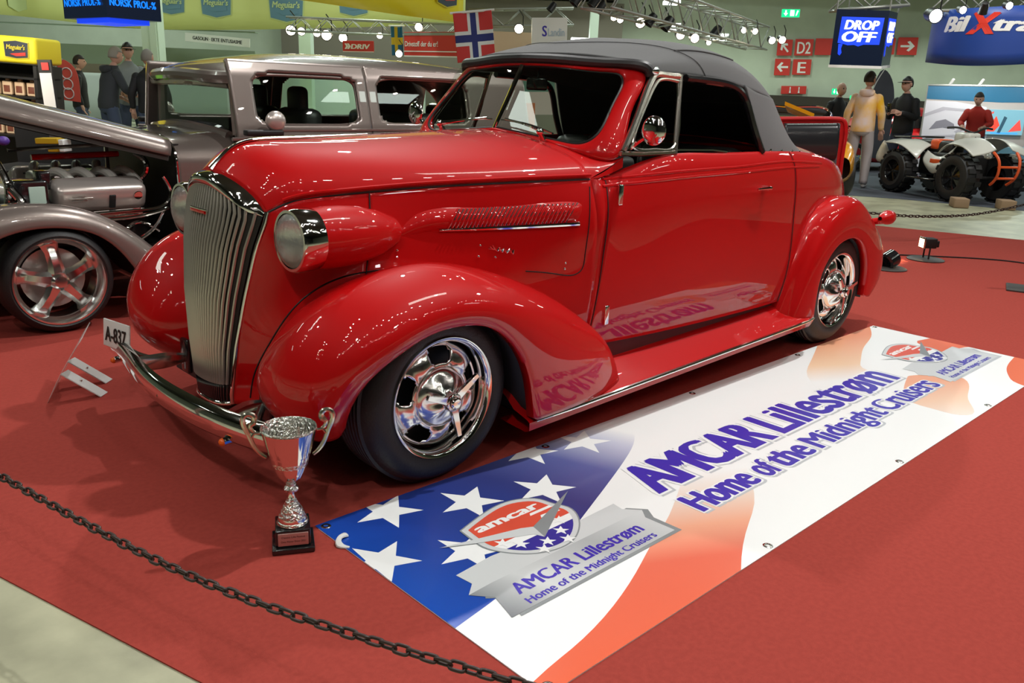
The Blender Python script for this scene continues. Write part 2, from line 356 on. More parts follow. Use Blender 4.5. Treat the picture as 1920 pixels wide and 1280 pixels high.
b = B(); P = on(LB, [(822, 432), (900, 429), (1000, 424), (1084, 419)], .006, 14)+[]
P = on(SB, [(822, 432), (860, 430), (950, 426), (1040, 421.5), (1084, 419)], .008, 20)
t1 = tube(P, [.004, .008, .009, .009, .009], 8); b.add(t1); b.add(t1, mirror=True); b.halves('louvre_trim', CHROME, car)
b = B()
for x, y in ((744, 470), (744, 482), (900, 460), (897, 481), (928, 482), (1060, 493), (1058, 504)):
    p = cast(SB, x, y, .001)
    if p: s_ = sphere(p[0], .0055, 10, 6); b.add(s_); b.add(s_, mirror=True)
b.halves('hood_fasteners', CHROME, car)
b = B()
P = on(SB, [(918, 462), (926, 467), (923, 459), (932, 470), (935, 464), (940, 472), (944, 466), (949, 473), (955, 467), (960, 475), (962, 468)], .004, 40)
t1 = tube(P, .0035, 5); b.add(t1); b.add(t1, mirror=True); P = on(SB, [(915, 466), (962, 473)], .003); t1 = tube(P, .002, 5); b.add(t1); b.add(t1, mirror=True)
b.halves('hood_script_emblem', CHROME, car)
# body side: level curves from the cowl round the tail
bx = [.83,1.2,1.6,2.0,2.36,2.7,2.95,3.2,3.4,3.52,3.55]
bw = [.628,.66,.668,.668,.66,.635,.595,.51,.375,.19,0]
rows = []
for z, dw, dx in (([1.003,1.085,1.092,1.09,1.082,1.05,1.005,.945,.89,.86,.85], 0, 0),
                  ([.985,1.045,1.052,1.05,1.04,1.01,.965,.905,.85,.82,.81], .022, .01),
                  ([.93,.96,.965,.965,.955,.925,.88,.83,.78,.75,.74], .042, .03),
                  ([.80,.80,.80,.80,.79,.77,.74,.70,.67,.65,.64], .052, .06),
                  ([.64,.63,.62,.62,.61,.60,.58,.56,.53,.51,.50], .056, .09),
                  ([.47,.46,.45,.45,.45,.45,.43,.41,.39,.38,.37], .052, .08),
                  ([.33,.322,.315,.312,.315,.33,.33,.31,.30,.29,.28], .035, .03)):
    rows.append([(x+dx*max(0, (x-2.7)/.85), w+dw*(1 if w > .3 else w/.3), zz) for x, w, zz in zip(bx, bw, z)])
body_g = densify(L(rows), 150, 46)
for _i in range(46):
    _z = body_g[_i, 0, 2]; _e = side_g[:, -1]; _o = np.argsort(_e[:, 2]); _d = float(np.interp(_z, _e[_o, 2], _e[_o, 1]))-body_g[_i, 0, 1]; body_g[_i, :, 1] += _d*np.clip((1.10-body_g[_i, :, 0])/.27, 0, 1)**2*(body_g[_i, :, 0] < 1.1)
_x = body_g[..., 0]; _f = np.clip((_x-.83)/.06, 0, 1)*np.clip((1.6-_x)/.6, 0, 1)**2; body_g[..., 0] += .17*(body_g[..., 2]-.72)*_f
bump = lambda z, x: 0
jd = int(np.argmin(np.abs(body_g[10, :, 0]-.885))); je = int(np.argmin(np.abs(body_g[10, :, 0]-2.33)))
LR(grid(body_g[:, :jd+1])).halves('cowl_side', RED, car, sharp=60, mods=[('solid', .004, 0)])
for s, nm in ((False, 'door'), (True, 'door')):
    dr = mk(nm, *B().add(grid(body_g[:, jd:je+1]), mirror=s).__dict__.values(), RED, car, sharp=60, mods=[('solid', .005, 0)])
    if not s: door_l = dr
    else: door_r = dr
LR(grid(body_g[:, je:])).halves('rear_quarter', RED, car, sharp=60, mods=[('solid', .004, 0)])
BB = bvh(grid(body_g))
seam(sb, [body_g[i, jd]+np.array([0, -.0026, 0]) for i in range(46)]); seam(sb, [body_g[i, je]+np.array([0, -.0026, 0]) for i in range(46)])
b = B()
for pts in ([(1130, 349), (1200, 342), (1300, 331), (1400, 322), (1480, 314), (1535, 312)], [(1130, 336), (1200, 329), (1300, 319), (1400, 311), (1470, 303), (1540, 306)]):
    P = on(BB, pts, -.001, 40); t1 = tube(P, .007, 7); b.add(t1); b.add(t1, mirror=True)
b.halves('belt_moulding', RED, car)
b = B(); P = on(BB, [(1133, 546), (1180, 547), (1260, 549), (1340, 549)], -.004, 24); t1 = tube(P, [.006, .006, .003], 7); b.add(t1); b.add(t1, mirror=True); b.halves('body_crease', RED, car)
# rear deck
dk = body_g[0, je-4:]; cz = spl([(2.30, 1.13), (2.6, 1.135), (2.85, 1.12), (3.05, 1.07), (3.25, .99), (3.42, .91), (3.55, .85)], len(dk))
drows = [[tuple(p) for p in dk]]
for f in (.86, .6, .3, 0.):
    k = 1-f**2.4
    drows.append([(p[0]*f+c_[0]*(1-f), p[1]*f, p[2]+(max(c_[1], p[2])-p[2])*k) for p, c_ in zip(dk, cz)])
dg = np.stack([spl(np.array(drows, float)[:, j], 22) for j in range(len(dk))], 1)
LR(grid(dg)).out('rear_deck', RED, car, sharp=60, mods=[('solid', .006)])
# cowl top
cow = L([[tuple(np.array(p)*np.array([1, -1, 1])) for p in hood_g[::3, -1]]][:1])[0]
hr = hood_g[:, -1]; wsb = spl([(.885, 0, 1.160), (.888, -.2, 1.146), (.893, -.4, 1.118), (.90, -.52, 1.09), (.93, -.60, 1.07), (1.0, -.650, 1.085)], 28)
mid = hr*.5+wsb*.5-np.array([0, 0, .003]); cg = np.stack([hr, hr*.75+wsb*.25-np.array([0, 0, .001]), mid, wsb]); 
LR(grid(np.stack([spl(cg[:, j], 10) for j in range(28)], 1))).out('cowl_top', RED, car, sharp=60)
fill = densify([[(.83, -.628, 1.003), (.83, -.628, 1.003)], [(.90, -.64, 1.03), (.90, -.645, 1.015)], [(1.0, -.65, 1.085), (1.0, -.652, 1.045)]], 4, 10); LR(grid(fill)).halves('cowl_corner', RED, car)
# windshield frame and glass
wi = [(.90,0,1.165),(.905,.2,1.147),(.915,.4,1.128),(.925,.50,1.130),(.95,.548,1.165),(1.05,.535,1.28),(1.135,.512,1.375),(1.15,.485,1.402),(1.12,.40,1.413),(1.085,.2,1.428),(1.06,0,1.433)]
wo = [(.87,0,1.155),(.875,.2,1.143),(.882,.4,1.112),(.895,.53,1.085),(.955,.640,1.075),(1.09,.605,1.265),(1.20,.575,1.40),(1.205,.54,1.435),(1.15,.42,1.438),(1.092,.2,1.450),(1.065,0,1.455)]
wm = [((a[0]+c_[0])/2-.016, (a[1]+c_[1])/2+.012*min(1, a[1]/.3), (a[2]+c_[2])/2) for a, c_ in zip(wi, wo)]
wi2 = [(a[0]+.02, a[1], a[2]) for a in wi]
def cl(P, n=64): return spl([(p[0], -p[1], p[2]) for p in P], n)
wg = np.stack([cl(wi2), cl(wi), cl(wm), cl(wo)]); wg = np.stack([spl(wg[:, j], 9) for j in range(64)], 1)
LR(grid(wg)).out('windshield_frame', RED, car, sharp=70, mods=[('solid', .008)])
_q = [Vector((.905, 0, 1.150)), Vector((1.068, 0, 1.440)), Vector((.965, -.53, 1.160))]; _nn = (_q[1]-_q[0]).cross(_q[2]-_q[0]).normalized()
gl = []
for p in cl([(.90,0,1.16),(.905,.2,1.143),(.915,.4,1.124),(.93,.51,1.126),(.96,.556,1.165),(1.05,.542,1.28),(1.14,.517,1.38),(1.155,.485,1.407),(1.12,.40,1.418),(1.085,.2,1.433),(1.06,0,1.438)], 60): v = Vector(p); gl.append(tuple(v-_nn*(v-_q[0]).dot(_nn)))
for m_ in (False, True): B().add((gl, [tuple(range(len(gl)))]), mirror=m_).out('windshield_glass', GLASS, car, smooth=False)
rg = cl(wi, 64); t1 = tube(rg+np.array([.0, .003, 0]), .006, 6); b = B(); b.add(t1); b.add(t1, mirror=True); b.out('windshield_gasket', BLACK, car)
B().add(tube([(.885, 0, 1.16), (.965, 0, 1.295), (1.045, 0, 1.434)], [.008, .010, .010, .011], 8)).out('windshield_centre_bar', CHROME, car)
# wipers
for s in (1, -1):
    b = B(); p0 = Vector((.862, -.33*s, 1.135)); b.add(tube([p0, p0+Vector((-.02, 0, .03))], [.014, .010], 10)); b.add(sphere(p0+Vector((-.02, 0, .032)), .016, 10, 6))
    b.add(tube([p0+Vector((-.02, 0, .034)), Vector((.885, -.22*s, 1.185)), Vector((.895, -.06*s, 1.205))], [.008, .005, .004], 6, n=10))
    b.add(tube([Vector((.89, -.36*s, 1.16)), Vector((.893, -.2*s, 1.19)), Vector((.90, -.03*s, 1.20))], [.004, .005, .003], 6, n=8)); b.out('windshield_wiper', CHROME, car)
# inside mirror
b = B(); b.add(rbox(1.06, 1.085, -.13, -.01, 1.33, 1.385, .01)); b.add(tube([(1.08, -.07, 1.385), (1.10, -.05, 1.43)], .005, 6)); b.out('rear_view_mirror', BLACKG, car)
# soft top
T = lambda P: [(p[0], -p[1], p[2]) for p in P]
lv = [  # rows from edge to crown; cols: header, front bow, mid, window rear edge, round the back to the centre
 [(1.205,.575,1.418),(1.40,.590,1.418),(1.62,.598,1.412),(1.80,.605,1.395),(2.02,.600,1.365),(2.24,.56,1.34),(2.42,.44,1.32),(2.50,.22,1.31),(2.52,0,1.31)],
 [(1.20,.565,1.445),(1.40,.575,1.455),(1.62,.575,1.462),(1.80,.572,1.458),(2.00,.555,1.440),(2.19,.50,1.425),(2.34,.39,1.42),(2.41,.20,1.42),(2.43,0,1.42)],
 [(1.175,.50,1.465),(1.38,.50,1.497),(1.60,.50,1.522),(1.78,.49,1.525),(1.95,.455,1.52),(2.08,.40,1.515),(2.18,.31,1.515),(2.24,.16,1.515),(2.25,0,1.515)],
 [(1.11,.30,1.485),(1.33,.30,1.535),(1.57,.30,1.568),(1.73,.29,1.575),(1.85,.27,1.573),(1.93,.23,1.572),(1.98,.18,1.572),(2.01,.09,1.572),(2.02,0,1.572)],
 [(1.065,0,1.490),(1.29,0,1.548),(1.54,0,1.585),(1.68,0,1.592),(1.73,0,1.593),(1.75,0,1.593),(1.76,0,1.593),(1.77,0,1.593),(1.78,0,1.593)]]
top_g = densify([T(r) for r in lv], 70, 30)
st = LR(grid(top_g)).out('soft_top', CANVAS, car, sharp=0, mods=[('solid', .012)])
lo = [[(1.905,.612,1.392),(2.02,.602,1.365),(2.24,.562,1.34),(2.42,.442,1.32),(2.50,.22,1.31),(2.52,0,1.31)],
      [(1.955,.632,1.28),(2.10,.622,1.26),(2.33,.575,1.235),(2.52,.45,1.215),(2.60,.23,1.205),(2.62,0,1.205)],
      [(2.01,.652,1.165),(2.18,.646,1.15),(2.43,.595,1.13),(2.62,.465,1.12),(2.70,.24,1.115),(2.725,0,1.115)],
      [(2.055,.668,1.082),(2.22,.664,1.078),(2.50,.625,1.068),(2.70,.49,1.068),(2.79,.25,1.075),(2.815,0,1.08)]]
low_g = densify([T(r) for r in lo], 50, 20)
LR(grid(low_g)).out('soft_top_back', CANVAS, car, sharp=0, mods=[('solid', .012)])
hp = [(1.225,.585,1.405),(1.215,.58,1.432),(1.19,.55,1.446),(1.140,.42,1.451),(1.08,.2,1.462),(1.052,0,1.466)]
hc = spl(T(hp), 30); hc2 = np.concatenate([hc, (hc*np.array([1, -1, 1]))[::-1][1:]])-np.array([.006, 0, 0])
B().add(tube(hc2, .022, 10)).out('soft_top_header_roll', mat('header_vinyl', (.012, .012, .013), .45), car)
b = B(); b.add(sphere((1.225, -.605, 1.425), .022, 10, 8, (1, .6, .8))); b.add(sphere((1.225, .605, 1.425), .022, 10, 8, (1, .6, .8))); b.halves('header_end_cap', CHROME, car)
b = B(); sm = [top_g[i, 16]+np.array([0, -.001, .004]) for i in range(30)]; t1 = tube(sm, .002, 6); b.add(t1); b.add(t1, mirror=True)
sm = [tuple(p+np.array([0, 0, .004])) for p in top_g[9, 16:40]]; t1 = tube(sm, .0035, 6); b.add(t1); b.add(t1, mirror=True); b.out('soft_top_seam', CANVAS, car)
b = B()
for k in range(3, 46, 5):
    p = low_g[-2, k]; s_ = sphere((p[0], p[1]-.004, p[2]), .008, 10, 6, (1, .5, 1)); b.add(s_); b.add(s_, mirror=True)
b.out('soft_top_snaps', CHROME, car)
b = B(); P = spl(T([(1.44,.605,1.405),(1.62,.610,1.400),(1.80,.615,1.382),(1.885,.625,1.34),(1.95,.645,1.22),(2.03,.668,1.085)]), 30); t1 = tube(P, .017, 8); b.add(t1); b.add(t1, mirror=True); b.halves('window_weatherstrip', BLACKG, car)
# vent windows
va = [(.985,.660,1.095),(1.33,.664,1.10),(1.40,.606,1.410),(1.222,.594,1.410)]
for s in (1, -1):
    Q = [Vector((p[0], -p[1]*s, p[2])) for p in va]
    def vp(u, v): return (Q[0].lerp(Q[1], u)).lerp(Q[3].lerp(Q[2], u), v)
    b = B(); b.add(tube([vp(1, -.02), vp(1, .5), vp(1, 1.02)], .011, 8)); b.add(tube([vp(.93, 1), vp(.5, 1.0), vp(.12, 1), vp(.02, .93), vp(0, .6), vp(.0, .3), vp(-.02, .04)], .014, 8, n=30))
    b.add(tube([vp(-.06, .02), vp(.3, 0), vp(1, 0)], .010, 6))
    ring = [vp(.93, .93), vp(.3, .94), vp(.2, .88), vp(.1, .55), vp(.08, .25), vp(.14, .1), vp(.3, .045), vp(.6, .04), vp(.93, .05)]
    b.add(tube(ring+[ring[0]], .0085, 8, n=60)); b.out('vent_window_frame', CHROME2, car)
    rr = spl([tuple(r) for r in ring], 24); V = [tuple(r) for r in rr]; mk('vent_glass', V, [tuple(range(24))], GLASS, car, sharp=0)
    B().add(tube([vp(1.02, .03), Vector((1.6, -.668*s, 1.105)), Vector((1.72, -.668*s, 1.095))], .007, 6)).out('window_sill_trim', CHROME, car)
    c_ = Vector((1.035, -.765*s, 1.195)); bq = B(); bq.add(sphere(c_, .058, 18, 12, (.35, 1, 1)), None); bq.add(tube([(1.03, -.655*s, 1.115), (1.03, -.70*s, 1.15), (1.04, -.755*s, 1.18)], .008, 8, n=8)); bq.out('side_mirror', CHROME, car)
# door hardware
for s, d in ((False, door_l), (True, door_r)):
    for (x, y) in ((1161, 365), (1134, 590)):
        p = cast(BB, x, y, .0)[0]; q = B().add(rbox(p.x-.012, p.x+.014, p.y-.014, p.y+.004, p.z-.042, p.z+.042, .006), mirror=s).out('door_hinge', CHROME, d)
    p = cast(BB, 1428, 352, 0)[0]; q = B(); q.add(tube([p+Vector((.01, -.0, 0)), p+Vector((.01, -.03, 0))], .011, 8), mirror=s)
    q.add(tube([p+Vector((.03, -.032, .0)), p+Vector((0, -.038, .002)), p+Vector((-.09, -.034, 0))], [.010, .011, .008, .005], 8), mirror=s); q.out('door_handle', CHROME, d)
# front and rear fenders
def fender(ridge, inner, lip, name, s, nu=90):
    R_ = np.array(ridge); I_ = np.array(inner); L_ = np.array(lip)
    def y(a): a = a.copy(); a[:, 1] *= -1; return a
    R_, I_, L_ = y(R_), y(I_), y(L_)
    cen = L_.mean(0)
    m1 = I_*.5+R_*.5; out = m1-cen; out[:, 1] = 0; m1 += out/np.linalg.norm(out, axis=1)[:, None]*.012
    def dn(t, ty): a = R_+(L_-R_)*t; a[:, 1] = R_[:, 1]+(L_[:, 1]-R_[:, 1])*ty; return a
    o1 = dn(.16, .52); o2 = dn(.42, .88); o3 = dn(.75, 1.04)
    I0 = I_.copy(); I0[:, 0] += np.clip((.1-I_[:, 0])*.45, 0, .16) if name[0] == 'f' else 0; I0[:, 1] += .12; net = np.stack([I0, I_, m1, R_, o1, o2, o3, L_]); g = densify(net, nu, 40)
    lipc = g[-1]; r1 = lipc+np.array([0, .004, 0])-(lipc-cen)*np.array([1, 0, 1])*.03; r2 = r1+np.array([0, .035, 0])
    b = B(); b.add(grid(g), mirror=s); b.add(grid(np.stack([lipc, r1, r2])), mirror=s)
    o = b.out(name, RED, car, sharp=65, mods=[('solid', .006, 0)])
    # dark inner liner
    li = B(); cen2 = Vector(cen); gi = np.stack([lipc+np.array([0, .03, 0])+(lipc-cen)*np.array([1, 0, 1])*.06, lipc*np.array([1, 0, 1])+np.array([0, -.42, 0])+(lipc-cen)*np.array([1, 0, 1])*.06]); li.add(grid(gi), mirror=s)
    li.out('wheel_arch_liner', BLACK, car, mods=[('solid', .004)])
    return g
F_R = [(-.42,.58,.22),(-.51,.59,.31),(-.53,.605,.43),(-.475,.625,.565),(-.35,.64,.675),(-.17,.65,.735),(.03,.655,.752),(.26,.665,.705),(.5,.685,.61),(.72,.715,.475),(.88,.74,.33),(.95,.75,.18)]
F_I = [(-.34,.40,.21),(-.46,.41,.29),(-.50,.42,.40),(-.45,.42,.50),(-.34,.42,.60),(-.18,.43,.67),(.02,.455,.70),(.25,.50,.665),(.48,.57,.57),(.68,.63,.44),(.84,.67,.29),(.90,.69,.17)]
F_L = [(-.355,.69,.26),(-.375,.735,.32),(-.372,.78,.40),(-.33,.815,.475),(-.24,.838,.54),(-.12,.84,.583),(.01,.84,.592),(.14,.84,.565),(.25,.84,.49),(.325,.84,.385),(.36,.84,.28),(.385,.835,.165)]
R_R = [(2.36,.735,.20),(2.40,.745,.40),(2.47,.76,.58),(2.59,.765,.71),(2.75,.765,.79),(2.93,.76,.815),(3.08,.755,.765),(3.22,.75,.675),(3.36,.745,.565),(3.45,.735,.43),(3.43,.73,.30),(3.30,.735,.225)]
R_I = [(2.31,.69,.20),(2.36,.70,.44),(2.44,.705,.62),(2.54,.70,.74),(2.68,.69,.805),(2.84,.67,.832),(3.02,.64,.81),(3.17,.60,.73),(3.32,.56,.60),(3.40,.54,.45),(3.40,.54,.32),(3.28,.56,.24)]
R_L = [(2.54,.80,.19),(2.54,.80,.33),(2.565,.80,.45),(2.63,.80,.535),(2.72,.80,.595),(2.83,.80,.62),(2.93,.80,.615),(3.03,.80,.57),(3.10,.80,.49),(3.14,.80,.40),(3.15,.80,.32),(3.15,.80,.245)]
for s in (False, True):
    gF = fender(F_R, F_I, F_L, 'front_fender', s); gR = fender(R_R, R_I, R_L, 'rear_fender', s)
    if not s: _n = len(side_g.reshape(-1, 3)); _a, _b = grid(side_g), grid(gF); _c = BVHTree.FromPolygons([Vector(map(float, v)) for v in list(_a[0])+list(_b[0])], _a[1]+[tuple(i+_n for i in f) for f in _b[1]]); seam(sb, on(_c, [(716, 506), (640, 520), (560, 568), (505, 645), (478, 700), (470, 745)], .002, 50), .0028, False); seam(sb, [p+np.array([-.003, -.004, .0]) for p in gR[6][:60]], .004, False)
# running boards
for s in (False, True):
    n = 24; xs = np.linspace(.36, 2.56, n); g = []
    for x in xs:
        zo = .152+.028*(x-.39); yo = .822-.0*(x); ins = max(0, (x-2.44)/.12)**2*.03
        g.append([(x, -.655, zo+.085), (x, -.69, zo+.068), (x, -.735, zo+.03), (x, -(yo-.012-ins), zo+.008), (x, -(yo-ins), zo), (x, -(yo-ins), zo-.03), (x, -(yo-.02-ins), zo-.04), (x, -.66, zo-.03)])
    rb = B().add(grid(np.array(g)), mirror=s).out('running_board', RED, car, sharp=50)
    B().add(tube([(x, -.828+max(0, (x-2.44)/.12)**2*.03, .156+.028*(x-.39)) for x in np.linspace(.39, 2.52, 24)], [.004]+[.009]*10+[.006], 8), mirror=s).out('running_board_trim', CHROME, rb)
    B().add(grid(np.array([[(x, -.672, .36), (x, -.66, .17)] for x in np.linspace(.5, 2.45, 8)])), mirror=s).out('splash_apron', REDIN, car)  # dark red stands in for the shadowed gap under the door
# under body and interior
B().add(box(-.4, 3.3, -.50, .50, .17, .30)).out('chassis', BLACK, car)
b = B(); b.add(box(.80, .86, -.58, .58, .25, 1.0)); b.add(box(.86, 2.3, -.66, .66, .27, .31)); b.out('firewall', BLACK, car)
b = B(); b.add(rbox(.96, 1.16, -.60, .60, .95, 1.08, .03)); b.out('dashboard', mat('dash_dark', (.02, .018, .018), .5), car)
for y0, y1 in ((-.60, -.02), (.02, .60)):
    b = B(); b.add(rbox(1.50, 1.98, y0, y1, .50, .70, .05)); b.add(rbox(1.88, 2.04, y0, y1, .60, 1.10, .06)); b.out('seat', LEATHER, car)
b = B(); b.add(box(2.08, 2.12, -.64, .64, .4, 1.08)); b.out('rear_bulkhead', BLACK, car)
b = B(); Rm = frame_m((1.28, -.33, 1.02), (0, 1, 0), (.35, 0, 1)); b.add(tube([Rm @ Vector((.18*math.cos(a), .18*math.sin(a), 0)) for a in np.linspace(0, 2*PI, 40)], .011, 8, caps=False))
for a in (.4, 2.74, 4.71): b.add(tube([Rm @ Vector((0, 0, 0)), Rm @ Vector((.18*math.cos(a), .18*math.sin(a), 0))], .008, 6))
b.add(tube([Rm @ Vector((0, 0, 0)), (1.0, -.33, .95)], .02, 8)); b.out('steering_wheel', BLACKG, car)
# headlights
for s in (False, True):
    M = frame_m((-.355, -.415, .832), (0, 1, 0), (0, 0, 1)) # z axis = +x
    hb = B().add(lathe([(.093, .03), (.099, .07), (.104, .12), (.104, .17), (.098, .24), (.080, .32), (.052, .39), (.02, .425), (0, .43)], 40), M, mirror=s).out('headlight_pod', RED, car, sharp=60)
    B().add(lathe([(.090, -.012), (.099, -.012), (.104, .0), (.104, .05), (.100, .072), (.093, .072)], 44), M, mirror=s).out('headlight_bezel', CHROME, hb)
    B().add(lathe([(.092, -.004), (.08, -.018), (.055, -.032), (.028, -.040), (0, -.042)], 40), M, mirror=s).out('headlight_lens', LENS, hb)
    B().add(lathe([(.09, .0), (.075, .03), (.045, .055), (.0, .065)], 32), M, mirror=s).out('headlight_reflector', CHROME2, hb)
# bumper
by = np.array([-.700, -.68, -.62, -.45, -.2, 0, .2, .45, .65, .745, .785]); bxx = np.array([-.50, -.515, -.545, -.60, -.642, -.652, -.642, -.605, -.578, -.570, -.560])
bc = spl(np.stack([bxx, by, np.full(11, .252)], -1), 70); sec = [(a*1.1, c_*1.18) for a, c_ in ((.014, -.043), (0, -.041), (-.010, -.030), (-.016, -.014), (-.018, 0), (-.016, .014), (-.010, .030), (0, .041), (.014, .043), (.005, .034), (.005, -.034))]
g = []; Tn = np.gradient(bc, axis=0)
for i in range(70):
    t = Tn[i]/np.linalg.norm(Tn[i]); nx = np.array([t[1], -t[0], 0]); g.append([bc[i]+nx*a+np.array([0, 0, c_]) for a, c_ in sec])
bmp = B().add(grid(np.array(g), closeu=True)).out('front_bumper', CHROME, car, sharp=60)
for s in (-1, 1):
    b = B(); b.add(tube([(-.40, .33*s, .26), (-.50, .335*s, .262), (-.60, .37*s, .255)], [.008, .022, .02], 8, flat=1.5, n=8)); b.add(tube([(-.45, .34*s, .26), (-.53, .46*s, .245), (-.555, .56*s, .25)], .014, 8, n=8)); b.out('bumper_bracket', CHROME2, car)
    B().add(rbox(-.435, -.415, .33*s-.035, .33*s+.035, .20, .34, .008)).out('bumper_mount', BLACKG, car)
for y0 in (-.42, .62):
    xx = -.61 if abs(y0) < .5 else -.585
    q = B().add(tube([(xx+.03, y0, .212), (xx-.02, y0, .208)], .014, 10)).out('turn_signal', CHROME, car); B().add(sphere((xx-.022, y0, .208), .013, 10, 8)).out('amber_lens', AMBER, q)
b = B(); b.add(tube([(-.654, 0, .216), (-.668, 0, .25), (-.654, 0, .29)], .006, 6)); b.out('bumper_clamp', CHROME2, car)
# licence plate on the far end of the bumper
pm = frame_m((-.595, .56, .29), (.38, -.92, 0), (.12, 0, 1))
def fr(o_, ex, ey): return frame_m(o_, ex, ey)
pl = B().add(rbox(-.092, .092, 0, .112, -.004, .004, .003), fr((-.600, .590, .262), (.20, -.98, 0), (.1, 0, 1))).out('licence_plate', PLASTW, car)
B().add(text_vf('A-837', .145, .062, .001, .03, x0=-.0725, y0=.026), fr((-.6055, .589, .262), (.20, -.98, 0), (.1, 0, 1))).out('plate_lettering', BLACK, pl)
# tail light, exhaust
for s in (False, True):
    M = frame_m((3.30, -.765, .69), (0, 1, 0), (0, 0, 1))
    q = B().add(lathe([(.012, -.02), (.03, .02), (.042, .07), (.043, .10), (.04, .105)], 24), M, mirror=s); q.add(tube([(3.32, -.70, .66), (3.35, -.765, .675)], .02, 8), mirror=s); q = q.out('tail_light', RED, car)
    B().add(lathe([(.040, .10), (.036, .125), (.02, .14), (0, .143)], 24), M, mirror=s).out('tail_light_lens', TAILRED, q)
b = B(); b.add(lathe([(.034, -.3), (.036, .0), (.040, .02), (.036, .022), (.030, .0), (.03, -.25)], 24), frame_m((3.62, -.46, .215), (0, 1, 0), (0, 0, 1))); b.out('exhaust_tip', CHROME2, car)
# wheels
TR, RR_ = .318, .212
def wheel_hero(loc, side, rot):
    M = Matrix.Translation(loc) @ (Matrix.Identity(4) if side < 0 else Matrix.Rotation(PI, 4, 'Z')) @ Matrix.Rotation(rot, 4, 'Y') @ RXZ   # local z -> -y outward
    prof = [(.205, -.02), (.213, -.004), (.235, .004), (.262, .002), (.285, -.010), (.300, -.030), (.308, -.045)]
    for zt in np.linspace(-.055, -.175, 7): prof += [(TR, zt+.006), (TR, zt-.004), (TR-.007, zt-.006), (TR-.007, zt-.009)]
    prof += [(.305, -.195), (.285, -.22), (.25, -.228), (.205, -.215)]
    ty = B().add(lathe(prof, 72), M).out('tyre', RUBBER, car, sharp=40)
    rim = B(); rim.add(lathe([(.206, -.22), (.204, -.10), (.196, -.06), (.194, -.02), (.199, -.004), (.206, .002), (.213, .004), (.216, -.002), (.214, -.012)], 72), M); rim = rim.out('rim', CHROME, car, sharp=50)
    # disc with five windows
    rs = [.194, .186, .178, .165, .150, .138, .128, .118, .105, .092, .090]; zs = [-.070, -.058, -.046, -.034, -.026, -.022, -.020, -.020, -.022, -.026, -.028]
    nseg = 100; V = []; F = []
    for k in range(nseg):
        a = 2*PI*k/nseg+PI/2-2*PI*6/nseg
        for r, z in zip(rs, zs):
            ph = (k % 20)/20; spoke = 1 if ph >= .55 else 0
            dz = .007*max(0, math.sin(PI*(ph-.52)/.48)) if ph > .52 and .11 < r < .185 else 0
            V.append((r*math.cos(a), r*math.sin(a), z+dz))
    n = len(rs)
    for k in range(nseg):
        for i in range(n-1):
            if (k % 20) in range(1, 11) and 2 <= i <= 6 and not ((k % 20) in (1, 10) and i in (2, 6)): continue
            F.append((k*n+i, ((k+1) % nseg)*n+i, ((k+1) % nseg)*n+i+1, k*n+i+1))
    B().add((V, F), M).out('wheel_disc', WHEELC, rim, sharp=50, mods=[('solid', .010)])
    B().add(lathe([(.19, -.09), (.05, -.10), (0, -.10)], 40), M).out('brake_drum', BLACK, rim)
    # hub cap dome with five raised ribs and three-bar spinner
    cap = []; 
    for k in range(60):
        a = 2*PI*k/60; w5 = math.cos(5*a)
        cap.append([(r*math.cos(a), r*math.sin(a), z+(.005*w5 if .03 < r < .08 else 0)) for r, z in ((.108, -.026), (.104, -.012), (.092, -.002), (.078, .008), (.062, .018), (.046, .026), (.034, .030), (.03, .034))])
    cp = np.array(cap); V = cp.reshape(-1, 3); F = [(k*8+i, ((k+1) % 60)*8+i, ((k+1) % 60)*8+i+1, k*8+i+1) for k in range(60) for i in range(7)]
    B().add((V, F), M).out('hub_cap', WHEELC, rim, sharp=50)
    sp = B(); sp.add(lathe([(.034, .028), (.034, .048), (.030, .056), (.026, .058), (.024, .052), (.022, .052), (.021, .064), (.016, .069), (0, .070)], 32), M)
    for k in range(3):
        a = PI*.22+2*PI*k/3; Ma = M @ Matrix.Rotation(a, 4, 'Z'); sp.add(([(.02, -.014, .034), (.125, -.008, .050), (.125, .008, .050), (.02, .014, .034), (.02, -.014, .052), (.125, -.008, .062), (.125, .008, .062), (.02, .014, .052), (.13, 0, .054)],
            [(3, 2, 1, 0), (4, 5, 6, 7), (0, 1, 5, 4), (2, 3, 7, 6), (3, 0, 4, 7), (1, 2, 8), (2, 6, 8), (6, 5, 8), (5, 1, 8)]), Ma)
    sp.out('spinner', CHROME, rim, sharp=30, mods=[('bevel', .002)])
    return rim
for x in (0, 2.85):
    wheel_hero((x, -.765, TR-.002), -1, .35 if x else 0.); wheel_hero((x, .765, TR-.002), 1, .9)
for x in (0, 2.85): B().add(tube([(x, -.62, .31), (x, .62, .31)], .03, 10)).out('axle', BLACK, car)
# ---------------------------------------------------------------- vinyl banner on the carpet
class MM:                         # one mesh with several print colours
    def __init__(s): s.V = []; s.F = []; s.I = []; s.m = []
    def add(s, VF, m, M=None, off=(0, 0, 0)):
        if m not in s.m: s.m.append(m)
        n = len(s.V)
        for v in VF[0]:
            v = Vector(v)
            if M is not None: v = M @ v
            s.V.append(tuple(v+Vector(off)))
        s.F += [tuple(i+n for i in f) for f in VF[1]]; s.I += [s.m.index(m)]*len(VF[1]); return s
    def out(s, name, parent=None, smooth=False):
        me = bpy.data.meshes.new(name); me.from_pydata(s.V, [], s.F)
        for m in s.m: me.materials.append(m)
        me.polygons.foreach_set('material_index', s.I); me.update()
        if smooth: me.shade_smooth(); me.set_sharp_from_angle(angle=math.radians(40))
        o = bpy.data.objects.new(name, me); C.objects.link(o)
        if parent: o.parent = parent
        return o
BX0, BX1, BY0, BY1 = -.50, 3.47, -1.76, -.752
